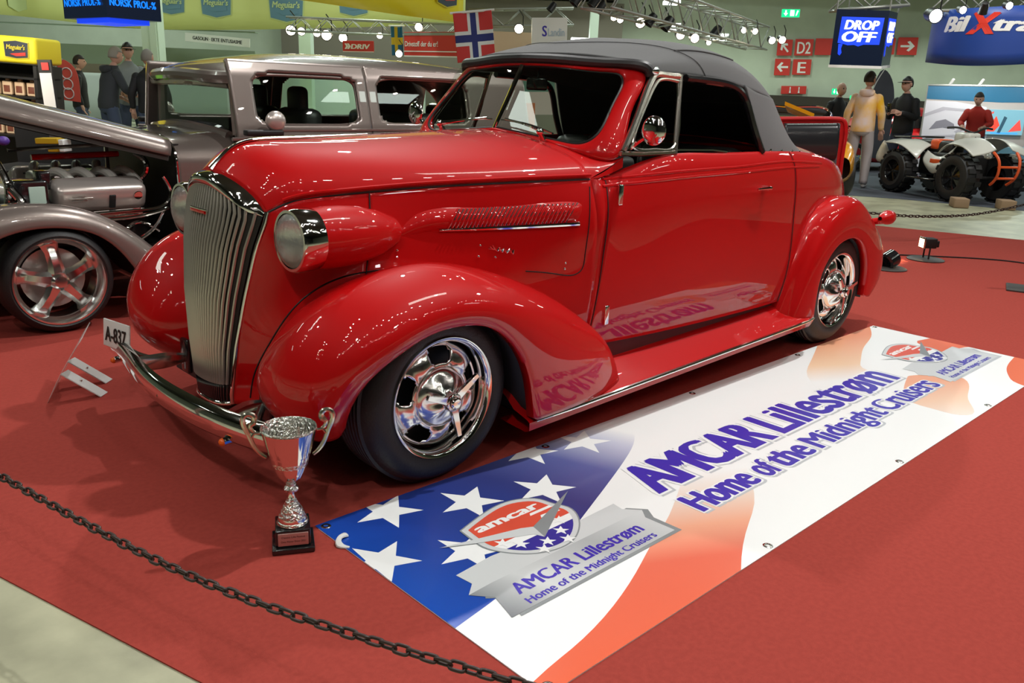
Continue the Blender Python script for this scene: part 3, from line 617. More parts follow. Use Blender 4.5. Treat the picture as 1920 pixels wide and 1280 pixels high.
def clip(P):
    for ax, lim, sg in ((0, BX0, 1), (0, BX1, -1), (1, BY0, 1), (1, BY1, -1)):
        out = []
        for i in range(len(P)):
            a, b_ = P[i-1], P[i]; ia, ib = (a[ax]-lim)*sg >= 0, (b_[ax]-lim)*sg >= 0
            if ia != ib: t = (lim-a[ax])/(b_[ax]-a[ax]); out.append((a[0]+(b_[0]-a[0])*t, a[1]+(b_[1]-a[1])*t))
            if ib: out.append(b_)
        P = out
    return P
def sheet(P, z, h=.0003):
    from mathutils.geometry import tessellate_polygon
    V = [Vector((x, y, 0)) for x, y in P]; T_ = tessellate_polygon([V]); n = len(P)
    VV = [(x, y, z) for x, y in P]+[(x, y, z+h) for x, y in P]
    return VV, [tuple(i+n for i in t) for t in T_]+[(i, (i+1) % n, (i+1) % n+n, i+n) for i in range(n)]
def smooth2(P, n, closed=False): return [tuple(p) for p in spl(np.array(P, float), n)]
VINYL = mat('vinyl_white', (.88, .90, .90), .30, spec=.4)
P_BLUE = grad_mat('print_blue_glare', (1, .35, 0), [(-1.0, (.008, .085, .50)), (-.6, (.012, .045, .30)), (-.15, (.035, .045, .20)), (.15, (.10, .12, .34)), (.42, (.55, .58, .72)), (.56, (.88, .90, .90))], .3)  # printed fade to white, with some glare put into the pale end
SAT, PEA = (.80, .14, .055), (.88, .52, .34)
P_RED1 = grad_mat('print_orange', (.5, 1, 0), [(-2.0, (.82, .12, .04)), (-1.5, (.74, .14, .08)), (-1.3, (.84, .40, .26)), (-1.12, (.82, .66, .56)), (-.9, (.88, .90, .90))], .3)
P_RED2 = grad_mat('print_peach', (.5, 1, 0), [(0., (.88, .90, .90)), (.25, (.88, .62, .42)), (.8, (.86, .30, .15))], .3)
P_RED4 = grad_mat('print_pale_orange', (.5, 1, 0), [(-.75, (.80, .80, .78)), (-.4, (.86, .58, .42)), (-.1, (.85, .40, .25))], .3)
P_SAT = mat('print_red_orange', (.80, .17, .08), .3); P_TXT = mat('print_violet', (.045, .03, .42), .3); P_SHADE = mat('print_soft_grey', (.52, .55, .58), .3)
P_SIL = grad_mat('print_silver', (1, .4, 0), [(-.95, (.18, .20, .22)), (-.75, (.62, .65, .66)), (-.45, (.42, .45, .46)), (-.15, (.66, .69, .70))], .3)
P_SIL2 = mat('print_light_silver', (.62, .65, .66), .3); P_SIL3 = mat('print_dark_silver', (.25, .28, .29), .3); P_NAVY = mat('print_navy', (.03, .03, .30), .3); P_LRED = mat('print_logo_red', (.72, .09, .05), .3)
ban = mk('vinyl_banner', *prism([(BX0+.02, BY1), (BX1, BY1), (BX1, BY0), (BX0+.02, BY0), (BX0, BY0+.02), (BX0, BY1-.02)], .003, .001), VINYL, smooth=False)
tag(ban, 'printed vinyl club banner with stars, stripes and violet lettering lying beside the red car', 'banner')
pr = MM(); Z0 = .0041
blue = clip([(-.6, -.7), (1.0, -.7)]+smooth2([(.98, -.80), (.858, -.932), (.67, -1.041), (.415, -1.153), (.186, -1.249), (0, -1.32), (-.2, -1.37), (-.335, -1.403), (-.43, -1.42), (-.6, -1.45)], 40))
pr.add(sheet(blue, Z0), P_BLUE)
red1 = clip(smooth2([(-.6, -1.73), (-.431, -1.695), (-.326, -1.681), (-.165, -1.647), (.07, -1.566), (.228, -1.499), (.384, -1.439), (.516, -1.377), (.75, -1.25), (.95, -1.12)], 30)+smooth2([(1.0, -1.35), (.739, -1.55), (.574, -1.626), (.405, -1.707), (.25, -1.80)], 12)+[(-.6, -1.9)])
pr.add(sheet(red1, Z0), P_RED1)
pr0, pr = pr, MM()
or2 = clip(smooth2([(2.80, -.73), (2.409, -.883), (2.19, -.98), (2.05, -1.10)], 10)+smooth2([(2.35, -1.30), (2.508, -1.219), (2.54, -1.115), (2.637, -1.053), (2.936, -.935), (3.2, -.86), (3.46, -.73)], 24))
pr.add(sheet(or2, Z0), P_RED2)
or3 = clip([(3.30, -1.09), (3.342, -1.073), (3.5, -1.105), (3.528, -1.343), (3.438, -1.303), (3.174, -1.25)]); pr.add(sheet(or3, Z0), P_SAT)
or4 = clip(smooth2([(2.62, -1.318), (2.76, -1.40), (2.818, -1.495), (2.7, -1.58), (2.469, -1.656), (2.28, -1.733), (2.219, -1.686), (2.211, -1.596), (2.217, -1.497), (2.4, -1.38), (2.60, -1.318)], 40)); pr.add(sheet(or4, Z0), P_RED4)
or5 = clip(smooth2([(3.6, -1.54), (3.446, -1.56), (3.284, -1.581), (3.148, -1.615), (3.037, -1.661), (2.977, -1.699), (2.93, -1.80)], 20)+[(3.6, -1.9)]); pr.add(sheet(or5, Z0), P_SAT)
pr.out('printed_stripes', ban); pr = pr0
def star(cx, cy, R0, a0): return [(cx+(R0 if k % 2 == 0 else R0*.40)*math.cos(a0+k*PI/5), cy+(R0 if k % 2 == 0 else R0*.40)*math.sin(a0+k*PI/5)) for k in range(10)]
for cx, cy, tx, ty in ((-.273, -.817, -.192, -.757), (-.024, -.936, .069, -.868), (.237, -1.026, .327, -.952), (-.458, -1.051, -.38, -1.002), (-.223, -1.172, -.13, -1.10), (.413, -.774, .50, -.70), (.652, -.836, .74, -.765)):
    P = clip(star(cx, cy, .116, math.atan2(ty-cy, tx-cx)))
    pr.add(sheet(P, Z0+.0004), VINYL)
pr.out('printed_flag', ban)
sh = [(-.177, -1.064), (-.14, -1.052), (-.014, -1.018), (.091, -1.018), (.171, -1.07), (.185, -1.122), (.206, -1.171), (.187, -1.232), (.132, -1.290), (.061, -1.330), (-.006, -1.338), (-.096, -1.308), (-.155, -1.251), (-.186, -1.189), (-.186, -1.141), (-.181, -1.096)]
def scl(P, s, c_=(.0, -1.18)): return [(c_[0]+(x-c_[0])*s, c_[1]+(y-c_[1])*s) for x, y in P]
def half(P, f):
    out = []
    for i in range(len(P)):
        a, b_ = P[i-1], P[i]
        if (f(a) > 0) != (f(b_) > 0): t = f(a)/(f(a)-f(b_)); out.append((a[0]+(b_[0]-a[0])*t, a[1]+(b_[1]-a[1])*t))
        if f(b_) > 0: out.append(b_)
    return out
def logo(dx):
    g = MM(); z = Z0+.0008; t = lambda P: [(x+dx, y) for x, y in P]
    g.add(sheet(t([(-.335, -1.365), (-.355, -1.385), (-.31, -1.42), (-.335, -1.505), (.375, -1.507), (.37, -1.40), (.40, -1.352), (.35, -1.30)]), z), P_SIL3 if dx < 1 else P_SHADE)
    g.add(sheet(t([(-.344, -1.248), (-.2, -1.235), (.1, -1.26), (.34, -1.253), (.333, -1.296), (.38, -1.343), (-.38, -1.345), (-.337, -1.309)]), z+.0004), P_SIL2)
    g.add(sheet(t([(-.38, -1.345), (-.292, -1.340), (.38, -1.343), (.348, -1.382), (.355, -1.494), (-.359, -1.494), (-.332, -1.399)]), z+.0004, .0004), P_SIL if dx < 1 else P_SIL2)
    s2 = smooth2(sh+[sh[0]], 60)[:-1]
    g.add(sheet(t(s2), z+.0009), P_SIL3); g.add(sheet(t(scl(s2, .97)), z+.0012), P_SIL2); ins = scl(s2, .87)
    dv = lambda p: p[1]+1.155+.22*(p[0]+.02)**2*8-.1*(p[0])
    g.add(sheet(t(ins), z+.0016), VINYL); g.add(sheet(t(half(ins, lambda p: dv(p)+.0)), z+.0020), P_LRED); g.add(sheet(t(half(ins, lambda p: -dv(p)-.045)), z+.0020), P_NAVY)
    for cx, cy in ((-.085, -1.245), (-.01, -1.285), (.07, -1.265), (.115, -1.215), (-.125, -1.205), (.05, -1.315), (-.05, -1.31)): g.add(sheet(t(star(cx, cy, .028, .8)), z+.0023), VINYL)
    for k in (0, 1): g.add(sheet(t([(.07+.02*k, -1.125-.03*k), (.16, -1.125-.035*k), (.165, -1.138-.035*k), (.06+.02*k, -1.138-.03*k)]), z+.0023), VINYL)
    g.add(sheet(t([(-.29, -1.106), (-.02, -1.176), (.018, -1.194), (.285, -1.095), (.001, -1.262), (-.013, -1.228), (-.182, -1.158)]), z+.0027), P_SIL2)
    g.add(sheet(t([(.018, -1.194), (.285, -1.095), (.001, -1.262)]), z+.0031), P_SIL3)
    g.add(text_vf('amcar', .265, .046, .0001, .05, x0=-.135+dx, y0=-1.115), VINYL, off=(0, 0, z+.0024))
    g.add(text_vf('AMCAR Lillestrøm', .55, .052, .0001, .035, x0=-.270+dx, y0=-1.432, xh=.78), P_TXT, off=(0, 0, z+.0012))
    g.add(text_vf('Home of the Midnight Cruisers', .56, .027, .0001, .03, x0=-.277+dx, y0=-1.481, xh=.82), P_TXT, off=(0, 0, z+.0012))
    return g.out('printed_logo', ban)
logo(0); logo(3.05)
g = MM(); z = Z0+.0006
for s_, w, h_, x0, y0, bo in (('AMCAR', .784, .205, .535, -1.305, .065), ('Lillestrøm', 1.142, .205, 1.389, -1.305, .040), ('Home', .36, .115, .54, -1.482, .055), ('of', .10, .115, .955, -1.482, .05), ('the', .232, .115, 1.084, -1.482, .05), ('Midnight', .62, .115, 1.366, -1.482, .04), ('Cruisers', .575, .115, 2.024, -1.482, .04)):
    g.add(text_vf(s_, w, h_, .0001, bo, x0=x0, y0=y0, grow=.055, xh=.82), P_SHADE, off=(.008, -.008, z)); g.add(text_vf(s_, w, h_, .0001, bo, x0=x0, y0=y0, grow=.05, xh=.82), VINYL, off=(0, 0, z+.0004)); g.add(text_vf(s_, w, h_, .0001, bo, x0=x0, y0=y0, xh=.82), P_TXT, off=(0, 0, z+.0012))
g.out('printed_lettering', ban)
for x in (-.475, .503, 1.485, 2.476, 3.44):
    for y in (-.775, -1.738): B().add(lathe([(.007, .0045), (.008, .0065), (.012, .0068), (.016, .0045)], 16), Matrix.Translation((x, y, 0))).out('grommet', CHROME2, ban)
b = B(); b.add(tube([(-.46, -.865, .008), (-.49, -.875, .012), (-.505, -.90, .006), (-.49, -.93, .006)], [.012, .008, .012, .004], 7, n=10, flat=.5)); b.out('crumpled_tape', PLASTW, ban)
# ---------------------------------------------------------------- trophy
SILV = mat('trophy_silver', (.86, .85, .80), .09, 1.); SILVB = mat('hammered_silver', (.88, .87, .82), .10, 1., bump=1., bscale=95); GOLDP = mat('trophy_handle_metal', (.72, .70, .56), .25, 1.)
ta = math.atan2(-.054, .102); tr = empty('trophy_cup', (-.602, -.80, 0.001), ta, 'silver two-handled trophy cup on a black plinth standing on the carpet', 'trophy')
def part(bb, nm, m, par, **k): return bb.out(nm, m, par, **k)
q = B().add(rbox(-.061, .061, -.061, .061, 0, .018, .004)); q.add(rbox(-.050, .050, -.050, .050, .016, .072, .004)); pl_ = q.out('plinth', BLACKG, tr)
B().add(rbox(-.043, .043, -.0525, -.0495, .024, .064, .001)).out('engraved_plate', mat('plate_rose', (.52, .33, .30), .35, .6), pl_)
q = B()
for i, (t_, w) in enumerate((('Classics Lille Festival', .066), ('Oslo Motor Show 2021', .070))): q.add(text_vf(t_, w, .0062, .0004, 0, x0=-w/2, y0=.049-.014*i), frame_m((0, -.0525, 0), (1, 0, 0), (0, 0, 1)))
q.out('engraving', BLACK, pl_)
part(B().add(lathe([(.0, .072), (.043, .072), (.046, .076), (.044, .082), (.040, .084)], 40)), 'foot_rim', SILVB, tr)
part(B().add(lathe([(.041, .083), (.0405, .090), (.039, .096)], 40)), 'foot', SILV, tr)
part(B().add(lathe([(.040, .095), (.036, .106), (.028, .122), (.018, .140), (.012, .155)], 40)), 'bell', SILVB, tr)
part(B().add(lathe([(.012, .154), (.009, .165), (.009, .172), (.013, .176)], 32)), 'stem', SILV, tr)
part(B().add(lathe([(.012, .174), (.020, .178), (.022, .184), (.019, .190), (.014, .194), (.015, .199), (.010, .205)], 32)), 'collar', SILVB, tr)
cup = [(.008, .203), (.022, .209), (.034, .222), (.043, .242), (.052, .27), (.062, .305), (.070, .335), (.076, .362), (.078, .370), (.0765, .371), (.068, .335), (.058, .29)]
vp_ = []; n_ = 72
for k in range(n_):
    a = 2*PI*k/n_; rr = []
    for r, z in cup:
        fl = .0035*max(0, math.cos(a*16)) if (.225 < z < .35 and math.cos(a-.25) > .35) else 0
        rr.append((( r-fl)*math.cos(a), (r-fl)*math.sin(a), z))
    vp_.append(rr)
V = np.array(vp_); m_ = len(cup)
B().add((V.reshape(-1, 3), [(k*m_+i, ((k+1) % n_)*m_+i, ((k+1) % n_)*m_+i+1, k*m_+i+1) for k in range(n_) for i in range(m_-1)])).out('cup', SILV, tr, sharp=60)
part(B().add(lathe([(.0765, .371), (.080, .374), (.078, .378), (.074, .373), (.066, .33), (.05, .26), (.0, .235)], 60)), 'cup_lining', SILVB, tr)
for s in (-1, 1):
    P = [(.066, .286), (.080, .298), (.098, .325), (.108, .352), (.118, .378), (.124, .402), (.116, .420), (.100, .420), (.092, .408), (.097, .394), (.104, .388), (.100, .372), (.092, .366)]
    q = B(); q.add(tube([(s*x, 0, z) for x, z in P], [.005, .006, .007, .007, .007, .008, .008, .007, .008, .009, .006, .004], 8, n=50, flat=1.)); q.add(tube([(s*.106, 0, .350), (s*.095, 0, .364), (s*.078, 0, .362)], [.006, .005, .004], 8)); q.out('handle', GOLDP, tr)
# ---------------------------------------------------------------- clear sign holder with white feet
ac = mat('clear_acrylic', (.75, .70, .68), .08, alpha=.45)
sg = empty('sign_holder', (-.76, .97, 0), 0, 'thin clear sign sheet leaning on two white feet in front of the grey car wheel', 'sign holder')
o0 = Vector((-.055, -.125, 0)); du = Vector((.115, .245, 0)); ln = Vector((.14, -.065, .27)); nn = du.cross(ln).normalized()*.002
gs = []
for i in range(7):
    for j in range(9): u = i/6; v = j/8; gs.append(o0+du*u+ln*v+Vector((.02, -.01, 0))*math.sin(v*PI)*(-.4)+nn*(1.5*math.sin(5*v)*u))
mk('sign_sheet', gs, [(i*9+j, (i+1)*9+j, (i+1)*9+j+1, i*9+j+1) for i in range(6) for j in range(8)], ac, sg, mods=[('solid', .003)])
for u in (.2, .85):
    a = o0+du*u+ln*.42; e = Vector((a.x+.135, a.y-.06, .003)); w = Vector((.021, .020, 0)); up = Vector((.004, 0, .004))
    V = [a-w+up, a+w+up, e+w, e-w, a-w, a+w, e+w-up*.8, e-w-up*.8]; q = B(); q.add((V, [(0, 1, 2, 3), (7, 6, 5, 4), (0, 4, 5, 1), (1, 5, 6, 2), (2, 6, 7, 3), (3, 7, 4, 0)]))
    q.out('foot', PLASTW, sg, smooth=False, mods=[('bevel', .003)]); mdl = a.lerp(e, .4)+up; B().add(lathe([(0, .001), (.005, .001), (.005, -.002)], 12), Matrix.Translation(mdl)).out('bolt_hole', CHROME2, sg)
# ---------------------------------------------------------------- chains and posts
CHAINM = mat('black_chain', (.035, .018, .014), .38)
def link_mesh(L_, W_, r):
    P = []
    for k in range(24):
        a = 2*PI*k/24; P.append((math.copysign(abs(math.cos(a))**.55, math.cos(a))*(L_/2-r), math.copysign(abs(math.sin(a))**.55, math.sin(a))*(W_/2-r), 0))
    P.append(P[0]); V, F = tube(P, r, 7, caps=False); n = len(V)-7
    return V[:n], [tuple(i % n for i in f) for f in F]
def chain(name, P, pitch, L_, W_, r, label, group=None):
    P = spl(np.array(P, float), 400); s = np.concatenate([[0], np.cumsum(np.linalg.norm(np.diff(P, axis=0), axis=1))]); root = empty(name, P[0], 0, label, 'chain', group); proto = None
    rest = B(); n0 = int(s[-1]/pitch); skip = max(0, n0-100); a_ = min(skip, 16)
    for k in range(n0):
        d = (k+.5)*pitch; c_ = np.array([np.interp(d, s, P[:, i]) for i in range(3)]); c2 = np.array([np.interp(d+.002, s, P[:, i]) for i in range(3)]); t = Vector(c2-c_).normalized()
        M = Matrix.Translation(Vector(c_)-Vector(P[0])) @ t.to_track_quat('X', 'Z').to_matrix().to_4x4() @ Matrix.Rotation((PI/2 if k % 2 else 0)+.35+.2*math.sin(k*1.7), 4, 'X')
        if k < a_ or k >= a_+100: rest.add(link_mesh(L_, W_, r), M); continue
        if proto is None: lk = proto = B().add(link_mesh(L_, W_, r)).out('chain_link', CHAINM, root, sharp=0)
        else: lk = proto.copy(); C.objects.link(lk); lk.parent = root
        lk.matrix_local = M
    if rest.V: tag(rest.out('chain_links', CHAINM, root, sharp=0), kind='stuff')
    return root
chain('barrier_chain', [(-1.60, .68, .52), (-1.42, .15, .350), (-1.263, -.476, .302), (-1.156, -.948, .296), (-1.063, -1.306, .300), (-.946, -1.613, .303), (-.816, -1.917, .312), (-.75, -2.08, .325), (-.56, -2.6, .38), (-.38, -3.15, .52)], .0295, .040, .0235, .0036, 'black link chain hanging across the near corner of the carpet')
chain('barrier_chain', [(6.1, 1.7, .42), (6.715, .72, .30), (7.4, .36, .27), (8.2, .1, .30), (8.95, -.35, .50)], .042, .058, .034, .005, 'thin black barrier chain along the far edge of the carpet')
POST = mat('post_brown', (.16, .11, .085), .6)
def post(loc, h_, label):
    p = empty('barrier_post', loc, .3, label, 'post'); B().add(rbox(-.15, .15, -.15, .15, 0, .015, .004)).out('base_plate', GREYD, p); B().add(rbox(-.02, .02, -.02, .02, .014, h_, .004)).out('upright', POST, p); B().add(sphere((0, 0, h_+.01), .03, 12, 8)).out('finial', BLACK, p); return p
post((-1.615, .725, 0), .95, 'brown barrier post at the left end of the near chain'); post((-.365, -3.20, 0), .95, 'brown barrier post at the right end of the near chain'); post((5.62, -1.02, 0), .95, 'brown barrier post on a flat square base near the far end of the banner'); post((9.05, -.42, .0), .9, 'brown barrier post at the corner of the far carpet edge')
# ---------------------------------------------------------------- floor spotlights and cable
def floor_spot(loc, rot, label, upright):
    f = empty('floor_spotlight', loc, rot, label, 'floor spotlight', 'floor spotlights behind the red car')
    B().add(lathe([(0, 0), (.155, 0), (.16, .006), (.15, .012), (0, .014)], 32)).out('base', GREYD, f)
    if upright:
        B().add(tube([(0, -.05, .01), (0, -.05, .13)], .008, 6)).add(tube([(0, .05, .01), (0, .05, .13)], .008, 6)).out('bracket', BLACK, f)
        B().add(rbox(-.05, .06, -.05, .05, .11, .20, .01)).add(rbox(.05, .085, -.04, .04, .12, .18, .008)).out('lamp_housing', BLACK, f); B().add(rbox(-.062, -.05, -.055, .055, .105, .205, .003)).out('lamp_rim', CHROME2, f)
        B().add(rbox(-.064, -.061, -.043, .043, .115, .19, .001)).out('lamp_lens', mat('warm_lens', (1, .7, .4), .3, emis=(1, .55, .25), es=12), f)
        l = bpy.data.lights.new('floor_spot_beam', 'SPOT'); l.energy = 14; l.color = (1, .6, .3); l.spot_size = 1.2; l.shadow_soft_size = .03; lo_ = bpy.data.objects.new('floor_spot_beam', l); C.objects.link(lo_)
        lo_.location = Vector(loc)+Vector((-.06, .05, .15)); lo_.rotation_euler = Vector((-.8, .45, -.2)).to_track_quat('-Z', 'Y').to_euler()
    else:
        B().add(lathe([(.0, .0), (.075, .0), (.078, .1), (.06, .11), (.055, .06), (0, .05)], 28), frame_m((-.06, 0, .09), (0, 1, 0), (.35, 0, .9))).out('lamp_housing', BLACKG, f)
    return f
floor_spot((6.258, .002, .002), -.75, 'small black floor spotlight on a round base shining at the car tail', True)
floor_spot((5.50, .03, .002), 2.9, 'low round black floor lamp beside the rear fender', False)
cb = B().add(tube([(4.3, 2.2, .008), (5.3, 1.0, .008), (5.7, .55, .008), (6.1, .35, .008), (6.5, .0, .008), (6.9, -.6, .008), (6.4, -1.3, .008)], .006, 6, n=60)).out('power_cable', BLACK)
tag(cb, 'thin black power cable trailing over the carpet from the floor spotlight', 'cable')
# ---------------------------------------------------------------- the grey sedan with its hood up
sed = empty('grey_sedan', (-.43, 2.74, 0), 0, 'grey vintage sedan with its hood raised over a polished engine, behind the red car', 'car')
SX, SY = -.43, 2.74
def so(b, nm, m, par=None, **k):
    o = b.out(nm, m, par or sed, **k)
    if par is None: o.location = (-SX, -SY, 0)
    return o
class SB_(B): pass
def prof_y(z): return float(np.interp(z, [.28, .45, .65, .95, 1.06, 1.36, 1.43], [.64, .70, .73, .715, .695, .62, .585]))
def wall(x0, x1, holes, z0=.28, z1=1.43, s=-1, n=None):
    nx = max(8, int((x1-x0)/.015)); nz = 76; xs = np.linspace(x0, x1, nx); zs = np.linspace(z0, z1, nz)
    V = [(x, SY+s*prof_y(z), z) for x in xs for z in zs]; F = []
    for i in range(nx-1):
        for j in range(nz-1):
            cx, cz = (xs[i]+xs[i+1])/2, (zs[j]+zs[j+1])/2; skip = False
            for (a, b_, c_, d_) in holes:
                u = (cx-(a+b_)/2)/((b_-a)/2); w = (cz-(c_+d_)/2)/((d_-c_)/2)
                if abs(u)**6+abs(w)**6 < 1: skip = True
            if not skip: F.append((i*nz+j, (i+1)*nz+j, (i+1)*nz+j+1, i*nz+j+1))
    return V, F
def hole_ring(h_, s, r, out=.0):
    a, b_, c_, d_ = h_; P = []
    for k in range(61):
        t = 2*PI*k/60; u = math.copysign(abs(math.cos(t))**(1/3), math.cos(t)); w = math.copysign(abs(math.sin(t))**(1/3), math.sin(t)); z = (c_+d_)/2+w*(d_-c_)/2
        P.append(((a+b_)/2+u*(b_-a)/2, SY+s*(prof_y(z)+out), z))
    return P
W1 = (.80, 1.545, 1.065, 1.365); W2 = (1.70, 2.50, 1.07, 1.375)
for s in (-1, 1):
    so(B().add(wall(.66, 1.615, [W1], s=s)), 'door', GREY, sharp=50, mods=[('solid', .03)])
    so(B().add(wall(1.622, 3.1, [W2], s=s)), 'rear_side', GREY, sharp=50, mods=[('solid', .03)])
    for w_ in (W1, W2):
        P = hole_ring(w_, s, 0, .004); so(B().add(tube(P, .011, 7, caps=False)), 'window_trim', GREY)
        so(B().add(([p for p in hole_ring(w_, s, 0, -.022)[:-1]], [tuple(range(60))])), 'window_glass', GLASS, smooth=False)
    so(B().add(tube([(.80, SY+s*.727, 1.035), (1.7, SY+s*.730, 1.038), (3.0, SY+s*.725, 1.035)], .010, 6)).add(tube([(.62, SY+s*.735, .985), (1.7, SY+s*.738, .988), (3.0, SY+s*.735, .985)], .012, 6)), 'belt_moulding', GREY)
rn = []
for x, zc, ze, wy in ((.66, 1.375, 1.33, .50), (.70, 1.405, 1.355, .56), (.85, 1.448, 1.395, .59), (1.2, 1.500, 1.42, .60), (1.8, 1.520, 1.43, .60), (2.4, 1.508, 1.43, .60), (2.85, 1.46, 1.40, .58), (3.1, 1.34, 1.30, .54), (3.25, 1.1, 1.1, .52)):
    rn.append([(x+.05*(1-a)*0, SY+wy*y_, ze+(zc-ze)*(1-abs(y_)**2.6)) for a, y_ in ((0, -1), (0, -.93), (0, -.75), (0, -.4), (0, 0), (0, .4), (0, .75), (0, .93), (0, 1))])
so(B().add(grid(densify(rn, 40, 60))), 'roof', GREY, sharp=0, mods=[('solid', .02)])
for s in (-1, 1): so(B().add(tube([(.72, SY+s*.585, 1.375), (.95, SY+s*.60, 1.41), (1.6, SY+s*.605, 1.425), (2.6, SY+s*.60, 1.425)], .014, 6, n=20)), 'drip_rail', GREY)
so(B().add(tube([(.70, SY-.60, 1.335), (.645, SY-.52, 1.335), (.615, SY-.25, 1.345), (.61, SY, 1.35), (.625, SY+.25, 1.345), (.665, SY+.46, 1.335), (.72, SY+.54, 1.335)], .040, 10, n=30, flat=1.)), 'sun_visor', GREY)
wf = B()
for s in (-1, 1): wf.add(tube([(.72, SY+(.49 if s > 0 else -.575), 1.33), (.72, SY+(.52 if s > 0 else -.60), 1.0)], .032, 8))
wf.add(tube([(.70, SY-.58, 1.30), (.68, SY, 1.31), (.70, SY+.58, 1.30)], .03, 8, n=12)); wf.add(tube([(.68, SY-.58, .99), (.63, SY, 1.03), (.68, SY+.58, .99)], .035, 8, n=12)); so(wf, 'windshield_frame', GREY)
so(B().add(([(.69, SY-.55, 1.0), (.69, SY+.55, 1.0), (.70, SY+.53, 1.3), (.70, SY-.53, 1.3)], [(0, 1, 2, 3)])), 'windshield_glass', GLASS, smooth=False)
so(B().add(rbox(3.05, 3.2, SY-.58, SY+.58, .35, 1.2, .06)), 'rear_panel', GREY)
cw = []
for x, zc, w_ in ((.33, 1.0, .60), (.45, 1.005, .63), (.58, 1.02, .665), (.68, 1.03, .70)): cw.append([(x, SY+w_*y_, z_) for y_, z_ in ((-1.02, .30), (-1.03, .55), (-1.0, .80), (-.97, .90), (-.82, zc-.035), (-.45, zc-.008), (0, zc), (.45, zc-.008), (.82, zc-.035), (.97, .90), (1.0, .80), (1.03, .55), (1.02, .30))])
so(B().add(grid(densify(cw, 70, 14))), 'cowl', GREY, sharp=0, mods=[('solid', .01)])
so(B().add(tube([(.335, SY+.60*y_, z_) for y_, z_ in ((-1.03, .55), (-1.0, .80), (-.97, .90), (-.82, .965), (-.45, .992), (0, 1.0), (.45, .992), (.82, .965), (.97, .90), (1.0, .80))], .008, 6, n=40)), 'cowl_band', CHROME)
so(B().add(box(.34, .37, SY-.55, SY+.55, .3, .95)), 'firewall', BLACK); so(B().add(box(.68, 3.05, SY-.62, SY+.62, .30, .42)), 'cabin_floor', BLACK)
for y0 in (-.50, .06):
    so(B().add(rbox(1.25, 1.40, SY+y0, SY+y0+.44, .5, 1.16, .06)).add(rbox(1.28, 1.36, SY+y0+.12, SY+y0+.32, 1.12, 1.30, .04)), 'seat', LEATHER)
so(B().add(rbox(2.2, 2.4, SY-.5, SY+.5, .5, 1.14, .06)), 'rear_seat', LEATHER); so(B().add(rbox(.74, .86, SY-.55, SY+.55, .82, .99, .03)), 'dashboard', GREYD)
# hood raised about its rear hinge
hn = []
for x, zc, ze, w_ in ((-.98, .975, .885, .30), (-.90, .99, .885, .33), (-.5, .995, .89, .42), (0, 1.0, .90, .52), (.33, 1.002, .905, .585)):
    hn.append([(x, w_*y_, z_) for y_, z_ in ((-1.0, ze-.03), (-.99, ze+.01), (-.93, ze+.05), (-.75, zc-.02), (-.4, zc-.005), (0, zc), (.4, zc-.005), (.75, zc-.02), (.93, ze+.05), (.99, ze+.01), (1, ze-.03))])
Mh = Matrix.Translation((.35, SY, .97)) @ Matrix.Rotation(math.radians(15), 4, 'Y') @ Matrix.Translation((-.35, 0, -.97))
hg = densify(hn, 70, 30); ho = so(B().add(grid(hg), Mh), 'raised_hood', GREY, sharp=0, mods=[('solid', .008)])
inn = hg*np.array([1, .965, 1])-np.array([0, 0, .03]); so(B().add(grid(inn), Mh), 'hood_lining', GREYD, ho, sharp=0).location = (0, 0, 0)
# fenders, running board
def arc_fender(s):
    top = np.array([(-1.12, .30), (-1.05, .45), (-.90, .585), (-.72, .655), (-.52, .675), (-.34, .655), (-.16, .59), (.0, .485), (.14, .36), (.30, .25), (.45, .22)]); lip = np.array([(-.88, .30), (-.84, .40), (-.77, .475), (-.67, .53), (-.52, .56), (-.36, .55), (-.23, .505), (-.13, .42), (-.06, .32), (.02, .22), (.10, .19)])
    rows = []
    for f, t_, dz in ((.42, 0, -.10), (.58, 0, -.02), (.72, 0, .0), (.82, .2, .012), (.862, .55, .0), (.87, 1., 0)): rows.append([(a[0]+(l_[0]-a[0])*t_, SY+s*f, a[1]+dz+(l_[1]-a[1])*t_) for a, l_ in zip(top, lip)])
    g = densify(rows, 60, 24); f_ = so(B().add(grid(g)), 'front_fender', GREY, sharp=0, mods=[('solid', .006)])
    c_ = np.array([-.43, 0, .28]); l = g[-1]; r2 = l-(l-c_)*np.array([1, 0, 1])*.0; so(B().add(grid(np.stack([l+np.array([0, -s*.02, 0]), l*np.array([1, 0, 1])+np.array([0, SY+s*.45, 0])]))), 'wheel_arch_liner', BLACK)
for s in (-1, 1): arc_fender(s); so(B().add(rbox(.2, 2.3, SY+s*.80-.08, SY+s*.80+.08, .19, .23, .01)), 'running_board', GREY)
so(B().add(box(-.9, .4, SY-.35, SY+.35, .2, .34)), 'frame', BLACK)
# radiator shell and headlight
so(B().add(rbox(-.70, -.56, SY-.27, SY+.27, .34, .93, .05)), 'radiator_shell', CHROME); so(B().add(rbox(-.56, -.53, SY-.24, SY+.24, .4, .9, .01)), 'radiator_core', BLACK)
for s in (-1, 1):
    M = frame_m((-.76, SY+s*.50, .72), (0, 1, 0), (0, 0, 1)); q = so(B().add(lathe([(.11, 0), (.118, .01), (.115, .04), (.10, .10), (.06, .16), (0, .18)], 28), M).add(tube([(-.70, SY+s*.50, .62), (-.66, SY+s*.52, .5)], .015, 8)), 'headlight', CHROME)
